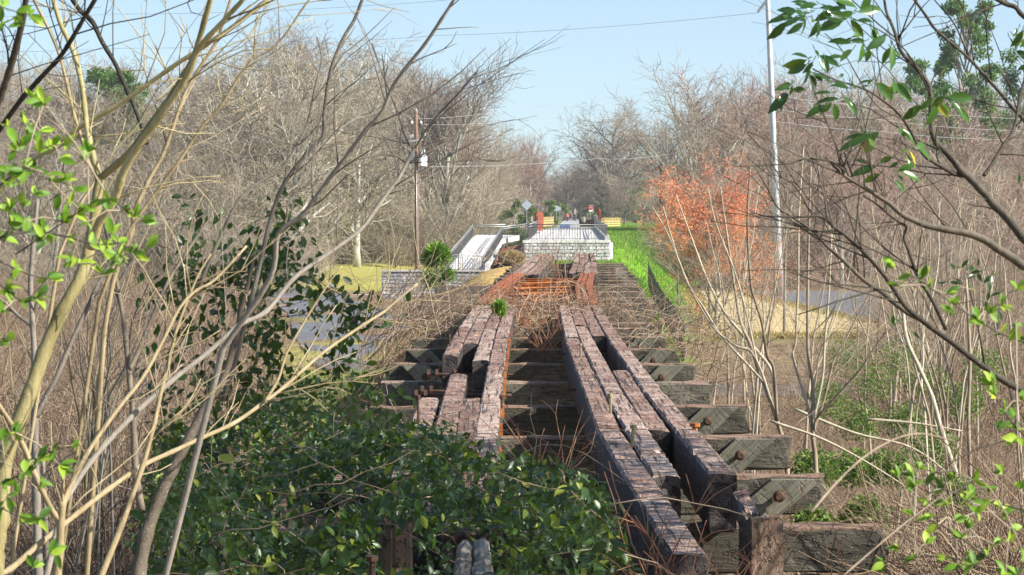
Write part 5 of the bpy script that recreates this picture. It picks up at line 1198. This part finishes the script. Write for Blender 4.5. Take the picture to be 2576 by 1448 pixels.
# ---- the vine
VP = np.array([(330, 1470), (370, 1230), (420, 1060), (540, 985), (690, 1010), (800, 965), (860, 1045), (960, 1045), (1010, 1080), (1140, 1078), (1230, 1128), (1330, 1162), (1460, 1182), (1530, 1240), (1545, 1320), (1600, 1470)])
def inside(x, y, poly):
    c = np.zeros(x.shape, bool); j = len(poly) - 1
    for i in range(len(poly)):
        xi, yi = poly[i]; xj, yj = poly[j]
        c ^= ((yi > y) != (yj > y)) & (x < (xj - xi) * (y - yi) / (yj - yi + 1e-9) + xi); j = i
    return c
def px_of(p):
    c, s = math.cos(PITCH), math.sin(PITCH); f = p[:, 1] * c - p[:, 2] * s; u = p[:, 1] * s + p[:, 2] * c
    return 1288 + F * p[:, 0] / f, 724 - F * u / f
q = np.random.default_rng(55)
n = 60000; x = q.uniform(-3.2, 1.1, n); y = q.uniform(11.6, 20, n)
zt = -1.5 + .15 * np.sin(x * 3.1 + y) + .14 * np.sin(y * 2.3 - x * 2) + .06 * np.sin(x * 7.3) + .12 * smooth(16, 19, y) * smooth(0, -2.5, x)
z = zt - q.exponential(.13, n) + (q.random(n) < .07) * q.uniform(0, .22, n); p = np.stack([x, y, z], -1)
u, v = px_of(p); ok = inside(u + q.normal(0, 14, n), v + q.normal(0, 12, n), VP) & (np.sin(x * 2.6 + 1) * np.sin(y * 2.1) + q.normal(0, .3, n) > -.42); hole = lambda a, b, c, d: (u > a) & (u < b) & (v > c) & (v < d)
ok &= ~(hole(962, 1046, 1318, 1425) | hole(1138, 1236, 1345, 1448) | (hole(1158, 1228, 1190, 1235) & (q.random(n) < .8))); p = p[ok][:15500]; n = len(p)
vine = thing('vine', 'dark green leafy vine smothering the near end of the left timbers', 'vine', (-.8, 14, -2.5))
m = MB(); L = .02 + .068 * q.random(n) ** 1.7
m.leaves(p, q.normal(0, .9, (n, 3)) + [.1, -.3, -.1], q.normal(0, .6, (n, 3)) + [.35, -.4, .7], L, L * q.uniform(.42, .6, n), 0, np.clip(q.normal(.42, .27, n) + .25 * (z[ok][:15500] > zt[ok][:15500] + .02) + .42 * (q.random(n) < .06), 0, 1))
strands = [[(490, 540), (510, 600), (480, 690), (420, 700), (440, 760), (470, 830), (430, 900), (400, 980), (410, 1080)], [(640, 560), (720, 520), (700, 600), (660, 680), (600, 720), (560, 780), (540, 860), (560, 940), (530, 1010)], [(780, 690), (830, 740), (760, 790), (700, 800), (650, 840), (700, 900), (740, 960), (760, 1010)],
           [(960, 780), (900, 820), (860, 870), (840, 940), (800, 980), (780, 1040)], [(450, 760), (540, 720), (640, 700), (700, 650)], [(860, 830), (900, 780), (830, 730), (790, 760)], [(680, 600), (740, 640), (690, 690), (660, 760), (620, 840)], [(580, 660), (640, 640), (700, 660)], [(930, 960), (900, 1000), (960, 1030), (930, 1080)], [(480, 960), (540, 1000), (620, 960), (680, 1000)], [(400, 1080), (450, 1120), (420, 1200), (470, 1280), (420, 1360)], [(620, 780), (680, 850), (640, 920), (600, 980)]]
st = MB()
for s in strands:
    pts, rad = stem_pts(s, 3.2, 2, 11.4, 11.9); st.tube(pts, rad, 5, 0, .3); k = max(20, int(len(s) * 24)); i = q.integers(0, len(pts), k); c = pts[i] + q.normal(0, .05, (k, 3)); LL = q.uniform(.03, .058, k)
    m.leaves(c, q.normal(0, .7, (k, 3)) + [0, -.1, -.55], q.normal(0, .5, (k, 3)) + [.5, -.5, .5], LL, LL * q.uniform(.45, .62, k), 0, np.clip(q.normal(.4, .2, k), 0, 1))
for _ in range(130):
    i = q.integers(0, n); a = p[i]; d = unit([q.normal(0, 1), q.normal(0, .6), q.normal(.1, .25)]); pp = [a]
    for j in range(6): d = unit(d + q.normal(0, .25, 3) - [0, 0, .05]); pp.append(pp[-1] + d * .13)
    st.tube(pp, np.linspace(.0034, .0016, 7), 5, 0, q.random())
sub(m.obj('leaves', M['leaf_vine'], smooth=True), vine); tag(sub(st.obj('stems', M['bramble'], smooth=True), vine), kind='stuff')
# ---- brush filling the low ground on both sides
def low_l(q, n):
    px = q.uniform(-150, 1060, n); Y = 17 + 92 * q.random(n) ** 1.3; sel = (px > 640) & (Y > 45) & (q.random(n) < .6); px = np.where(sel, px - 640, px); x = (px - 1288) / F * Y; keep = np.minimum(x, cx(Y) - 2.9); return keep, Y
def low_r(q, n):
    px = q.uniform(1760, 2740, n); Y = 17 + 80 * q.random(n) ** 1.2; x = (px - 1288) / F * Y; return np.maximum(x, cx(Y) + 3.0), Y
thicket(42000, low_l, .7, 2.0, .0065, 11, 'bramble', 'dense tan brambles covering the low ground left of the trestle', 'brambles', .6)
thicket(24000, low_r, .7, 2.1, .0065, 12, 'bramble', 'dense tan and grey brambles covering the low ground right of the trestle', 'brambles', .6)
def left_high(q, n):
    px = q.uniform(-150, 640, n); Y = 60 + 130 * q.random(n); x = (px - 1288) / F * Y; return x, Y
thicket(17000, left_high, 1.5, 3.6, .013, 13, 'bramble', 'taller pinkish tan thicket behind the left hand brambles', 'thicket', .35)
def right_high(q, n):
    px = q.uniform(2230, 2740, n); Y = 70 + 130 * q.random(n); x = (px - 1288) / F * Y; return x, Y
thicket(12000, right_high, 1.5, 4.2, .013, 14, 'bramble', 'taller brown thicket at the right, in front of the car park', 'thicket', .35)
q = np.random.default_rng(66); n = 16000; cl = [(2130, 900, 62), (2200, 960, 56), (2260, 900, 60), (2330, 960, 50), (2080, 1010, 48), (2160, 1060, 44), (2280, 1060, 42), (2350, 1130, 36), (2150, 1180, 33), (2050, 1180, 30), (2420, 1010, 44), (2250, 1180, 33), (2480, 930, 55), (2180, 1300, 24), (2050, 1330, 22), (2400, 1250, 28)]
cen = np.array([P(a, b, c) for a, b, c in cl]); rr = np.array([c * 66 / F for a, b, c in cl]); m = MB(); blob_leaves(m, cen, rr, n, .055, q)
tag(m.obj('evergreen_brush', M['leaf_far']), 'low evergreen vine leaves tangled through the brush right of the trestle', 'undergrowth', kind='stuff')
q = np.random.default_rng(67); n = 5000; px = q.uniform(700, 1010, n); Y = q.uniform(60, 100, n); x = (px - 1288) / F * Y; z = land(x, Y) + q.uniform(0, .25, n); m = MB(); m.leaves(np.stack([x, Y, z], -1), q.normal(0, .4, (n, 3)) + [0, 0, 1], q.normal(0, 1, (n, 3)) + [0, -1, 0], q.uniform(.15, .35, n), .03, 0, q.random(n), small=True)
tag(m.obj('verge_grass', M['grass']), 'bright grass verge on the near side of the road, left of the trestle', 'grass', kind='stuff')
q = np.random.default_rng(68); n = 9000; t = q.random(n); side = q.integers(0, 4, n)
ex = np.select([side == 0, side == 1, side == 2], [np.interp(t, [0, .3, 1], [9.3, 10.6, 13.0]), np.interp(t, [0, .3, 1], [20.6, 18.5, 16.0]), 9.5 + 11 * t], 15 + 24 * t); ey = np.select([side == 0, side == 1, side == 2], [132 + 74 * t, 134 + 72 * t, 131.5 + 2 * t], 131 + 9 * t)
ex += q.normal(0, .35, n); ey += q.normal(0, .9, n); m = MB(); m.leaves(np.stack([ex, ey, land(ex, ey)], -1), q.normal(0, .5, (n, 3)) + [0, 0, .9], q.normal(0, 1, (n, 3)) + [0, -1, 0], q.uniform(.12, .4, n), q.uniform(.03, .06, n), 0, q.random(n), small=True)
tag(m.obj('dry_grass', M['drygrass']), 'dry grass tufts along the ragged edges of the sandy ground', 'grass', kind='stuff')
# ---- saplings right of the trestle
GS = 'bare saplings right of the trestle'
shrub_fg('bare_sapling', 'bare multi-stemmed sapling fanning out left in front of the sandy ground', [
    ([(1975, 1130), (1962, 1082), (1930, 989), (1909, 935), (1888, 868), (1869, 828), (1858, 788), (1848, 722), (1830, 600), (1812, 470)], 11, 4, 28, 28.5, True), ([(1955, 1060), (1946, 930), (1930, 895), (1917, 815), (1901, 762), (1888, 708), (1880, 560), (1887, 420)], 9, 4, 28, 27.5),
    ([(1960, 1075), (1900, 900), (1850, 870), (1794, 823), (1727, 708), (1690, 600), (1668, 520)], 8, 3, 28, 28), ([(1950, 1000), (1941, 935), (1901, 879), (1829, 796), (1781, 708), (1740, 600), (1700, 490)], 9, 3, 28, 29), ([(1920, 960), (1871, 908), (1834, 868), (1802, 828), (1767, 770), (1735, 722), (1680, 590), (1640, 520)], 7, 3, 28, 28), ([(1909, 935), (1880, 800), (1850, 690), (1800, 560), (1780, 470)], 6, 2.5, 28, 28)], 'bark_sap', 41, GS, 'sapling', 15, (.3, 1.1))
shrub_fg('bare_sapling', 'bare multi-stemmed sapling with straight upright stems right of the fanning one', [
    ([(2050, 1140), (2045, 1095), (2045, 975), (2037, 922), (2032, 868), (2032, 735), (2035, 560), (2040, 420)], 11, 4, 27, 27, True), ([(2042, 1080), (2032, 1023), (2008, 948), (1997, 908), (1994, 890), (2002, 855), (2004, 802), (2008, 708), (2010, 540), (2022, 370)], 8, 3, 27, 27.3),
    ([(2046, 1060), (2069, 948), (2074, 868), (2085, 735), (2092, 590)], 8, 3.5, 27, 26.8), ([(2048, 1100), (2048, 1082), (2074, 1002), (2090, 935), (2098, 906), (2122, 863), (2154, 802), (2189, 735), (2220, 650)], 7, 3, 27, 27), ([(2050, 1090), (2053, 1055), (2088, 1015), (2128, 970), (2168, 924), (2197, 879), (2237, 823)], 7, 3, 27, 26.5)], 'bark_sap', 42, GS, 'sapling', 15, (.3, 1.1))
shrub_fg('bare_sapling', 'leaning flaky-barked trunk in the brush at the right', [([(2440, 1330), (2400, 1180), (2370, 1090), (2345, 1000), (2310, 920), (2280, 850), (2270, 760)], 14, 9, 30, 31, True), ([(2442, 1320), (2440, 1180), (2436, 1050), (2440, 900), (2430, 700)], 11, 7, 32, 32, True)], 'bark_sap', 43, None, 'sapling', 14, (.4, 1.3))
q = np.random.default_rng(88)
for i in range(20):
    x0 = q.uniform(1700, 2560); Y = q.uniform(34, 75); st = []
    for k in range(q.integers(2, 5)):
        px = [(x0 + q.normal(0, 12), q.uniform(900, 1080) if x0 > 1850 else 930)]; lean = q.uniform(-.3, .3)
        for s in range(8): px.append((px[-1][0] + 60 * lean + q.normal(0, 6), px[-1][1] - 66)); lean += q.normal(0, .05)
        st.append((px[:q.integers(6, 10)], q.uniform(4, 7), 2, Y, Y + q.uniform(-1, 1), True))
    shrub_fg('bare_sapling', 'slim bare sapling standing in the brush right of the trestle', st, 'bark_sap', 300 + i, 'slim saplings in the right hand brush', 'sapling', 16, (.5, 1.8))
m = MB()
for i, (px, Y, w) in enumerate([([(1940, 1060), (2080, 1110), (2240, 1200), (2360, 1290)], 26, 7), ([(2000, 1030), (2150, 1090), (2300, 1130), (2430, 1230)], 30, 8), ([(2180, 1055), (2300, 1065), (2420, 1085)], 32, 8)]):
    pts, rad = stem_pts(px, w, w * .5, Y, Y); m = MB(); m.tube(pts, rad, 7, 0, .8); side_twigs(m, pts, rad, 8, q, .2, .8); tag(m.obj('fallen_branch', M['bark_sap'], smooth=True), ['pale fallen branch sloping down to the right behind the near beam ends', 'longest fallen branch sloping down through the brush on the right', 'short level fallen branch in the brush on the right'][i], 'branch')
# ---- dead growth on the trestle itself
def tangle(label, n, xf, z0, L, r, seed, mat, d0, name='dead_vines', sag=.22):
    q = np.random.default_rng(seed); x, y = xf(q, n); z = z0(q, n, x, y); d = unit(q.normal(0, .5, (n, 3)) + d0); K = 6; pts = [np.stack([x, y, z], -1)]; LL = q.uniform(*L, n)
    for k in range(K - 1): d = unit(d + q.normal(0, .28, (n, 3)) - [0, 0, sag]); pts.append(pts[-1] + d * (LL / (K - 1))[:, None])
    m = MB(); m.tubes_arr(np.stack(pts, 1), r * q.uniform(.5, 1.3, n)[:, None] * np.linspace(1, .5, K)[None], 4, 0, q.random(n)); return tag(m.obj(name, M[mat], smooth=True), label, 'vines', kind='stuff')
tangle('tangle of dry dead vines over the timbers where the rusty girders begin', 620, lambda q, n: (cx(50) + q.normal(0, 1.05, n), q.uniform(46, 53.5, n)), lambda q, n, x, y: ZT - q.uniform(-.05, .3, n), (.4, 1.15), .0065, 1, 'bramble', [0, -.1, .75])
tangle('dry brush leaning over the outer ends of the beams left of the girders', 560, lambda q, n: (q.uniform(-2.7, -1.0, n), q.uniform(46, 60, n)), lambda q, n, x, y: q.uniform(-4.2, -2.1, n), (1.0, 2.3), .008, 2, 'bramble', [.45, -.1, 1.1], 'dead_brush', .1)
tangle('dry vines trailing over the beam ends right of the girders', 380, lambda q, n: (q.uniform(1.6, 3.9, n), q.uniform(44, 60, n)), lambda q, n, x, y: q.uniform(-2.9, -2.1, n), (.6, 1.6), .007, 3, 'bramble', [.1, -.1, .6])
tangle('dry twigs caught in the timbers of the distant span', 110, lambda q, n: (cx(88) + q.normal(-.4, 1.1, n), q.uniform(76, 104, n)), lambda q, n, x, y: np.full(n, ZT - .1), (.5, 1.8), .009, 4, 'bramble', [.1, 0, 1.], sag=.05)
def weed(label, bx, by, Y, n, H, seed, spread=.5):
    q = np.random.default_rng(seed); b = P(bx, by, Y); root = thing('dead_weed', label, 'weed', b, 'dry reddish weeds on the trestle'); m = MB()
    for i in range(n):
        d = unit([q.normal(.0, spread), q.normal(0, .3), 1]); p = np.array([q.normal(0, .12), q.normal(0, .25), -.25]); pp = [p]; L = H * q.uniform(.45, 1.1)
        for j in range(6): d = unit(d + q.normal(0, .1, 3) - [0, 0, .03]); pp.append(pp[-1] + d * L / 6)
        r = q.uniform(.0025, .005); pp = np.array(pp); m.tube(pp, np.linspace(r, r * .4, 7), 5, 0, q.random())
        for j in range(q.integers(1, 5)):
            k = q.integers(2, 6); e = unit(d + q.normal(0, .6, 3)); l = L * q.uniform(.12, .35); m.tube([pp[k], pp[k] + e * l * .5, pp[k] + unit(e + [0, 0, -.15]) * l], [r * .6, r * .5, r * .3], 4, 0, q.random())
    tag(m.obj('stems', M['redstem'], root, smooth=True), kind='stuff'); return root
weed('dry reddish weed growing up between the two timber chords', 1385, 1170, 19.5, 20, .75, 1, .55)
weed('taller dry reddish weed at the near end of the right chord', 1700, 1450, 12.8, 16, .75, 2, .5)
weed('dry reddish weed against the square rotten post', 1840, 1450, 12.6, 18, .8, 3, .5)
weed('dry weed in front of the lowest beam end at the right', 2010, 1460, 12.4, 14, .5, 4, .7)
weed('small dry weed in the gap before the dead vine tangle', 1370, 840, 42, 26, 1.2, 5, .6)
weed('dry weed in the gap between the distant timber chords', 1413, 690, 80, 18, 1.3, 6, .5)
weed('leafless seedling standing in front of the platform wall', 1410, 672, 100, 7, 1.9, 7, .35)
# young pines
def young_pine(label, px, base_py, Y, tufts, seed, mat):
    q = np.random.default_rng(seed); b = P(px, base_py, Y); root = thing('young_pine', label, 'pine', b); m = MB(); nm = MB(); top = max(t[2] for t in tufts)
    m.tube([(0, 0, -.1), (.02, 0, top * .5), (0, 0, top)], [top * .012 + .008, top * .01 + .006, .005], 7)
    for (x, y, z, r, n) in tufts:
        n *= 2
        c = np.array([x, y, z]); m.tube([(0, 0, max(0, z - r * .6)), c * [.5, .5, 1] - [0, 0, r * .2], c], [.014, .011, .007], 5)
        d = unit(q.normal(0, 1, (n, 3)) * [1, 1, .8] + [0, 0, .55]); nm.leaves(c + q.normal(0, r * .12, (n, 3)), d, q.normal(0, 1, (n, 3)), r * q.uniform(.6, 1.15, n), .003 + r * .016, 0, q.random(n), small=True)
    m.obj('trunk', M['bark_dark'], root, smooth=True); nm.obj('needles', M[mat], root)
young_pine('young pine with two rounded tufts in front of the ramp wall', 1098, 800, 92, [(0, 0, 2.1, .42, 420), (.2, 0, 1.95, .36, 320), (-.22, .1, 1.85, .34, 240), (.3, 0, 1.35, .38, 200), (-.2, -.1, 1.25, .4, 200), (.05, 0, 1.0, .3, 120)], 1, 'needle_bright')
young_pine('bright green pine seedling growing out of the left timbers', 1256, 804, 45, [(0, 0, .2, .15, 190), (.05, 0, .08, .09, 90), (-.06, 0, .12, .1, 60)], 2, 'needle_bright')
# ------------------------------------------------------------------ camera and light
cam = bpy.data.cameras.new('camera'); co = bpy.data.objects.new('camera', cam); col.objects.link(co)
cam.sensor_width = 36; cam.lens = 36 * F / 2576; cam.clip_start = .3; cam.clip_end = 6000
co.location = (0, 0, 0); co.rotation_euler = (math.pi / 2 - PITCH, 0, 0)
cam.dof.use_dof = True; cam.dof.focus_distance = 30; cam.dof.aperture_fstop = 24
sc.camera = co
SAZ, SEL = R(111), R(35)
sv = Vector((math.sin(SAZ) * math.cos(SEL), math.cos(SAZ) * math.cos(SEL), math.sin(SEL)))
sun = bpy.data.lights.new('sun', 'SUN'); sun.energy = 5.0; sun.angle = R(.53); sun.color = (1, .94, .85)
so = bpy.data.objects.new('sun', sun); col.objects.link(so); so.rotation_euler = sv.to_track_quat('Z', 'Y').to_euler()
w = bpy.data.worlds.new('World'); sc.world = w; w.use_nodes = True; nt = w.node_tree
sky = nt.nodes.new('ShaderNodeTexSky'); sky.sky_type = 'NISHITA'; sky.sun_disc = False; sky.sun_elevation = SEL; sky.sun_rotation = SAZ
sky.air_density = 1.; sky.dust_density = .9; sky.ozone_density = 2.
tc = nt.nodes.new('ShaderNodeTexCoord'); ad = nt.nodes.new('ShaderNodeVectorMath'); ad.operation = 'ADD'; ad.inputs[1].default_value = (0, 0, .06)
nt.links.new(tc.outputs['Generated'], ad.inputs[0]); nr_ = nt.nodes.new('ShaderNodeVectorMath'); nr_.operation = 'NORMALIZE'
nt.links.new(ad.outputs[0], nr_.inputs[0]); nt.links.new(nr_.outputs[0], sky.inputs['Vector'])
nt.links.new(sky.outputs[0], nt.nodes['Background'].inputs['Color']); nt.nodes['Background'].inputs['Strength'].default_value = .092
sc.view_settings.view_transform = 'Standard'; sc.view_settings.look = 'None'; sc.view_settings.exposure = 1.05; sc.view_settings.gamma = 1
cy = sc.cycles; cy.max_bounces = 5; cy.diffuse_bounces = 3; cy.glossy_bounces = 2; cy.transmission_bounces = 3; cy.transparent_max_bounces = 4

# thin pale air over the valley
hz = MB(); hz.box((0, 420, 18), (900, 900, 54)); m, nt, b = nmat('haze_air'); nt.nodes.remove(b)
pv = nt.nodes.new('ShaderNodeVolumePrincipled'); pv.inputs['Density'].default_value = .00015; pv.inputs['Color'].default_value = (.86, .92, 1, 1); pv.inputs['Anisotropy'].default_value = .2
nt.links.new(pv.outputs[0], nt.nodes['Material Output'].inputs['Volume'])
tag(hz.obj('haze', m), 'thin pale haze in the air of the valley', 'haze', kind='stuff')
sc.cycles.volume_bounces = 1
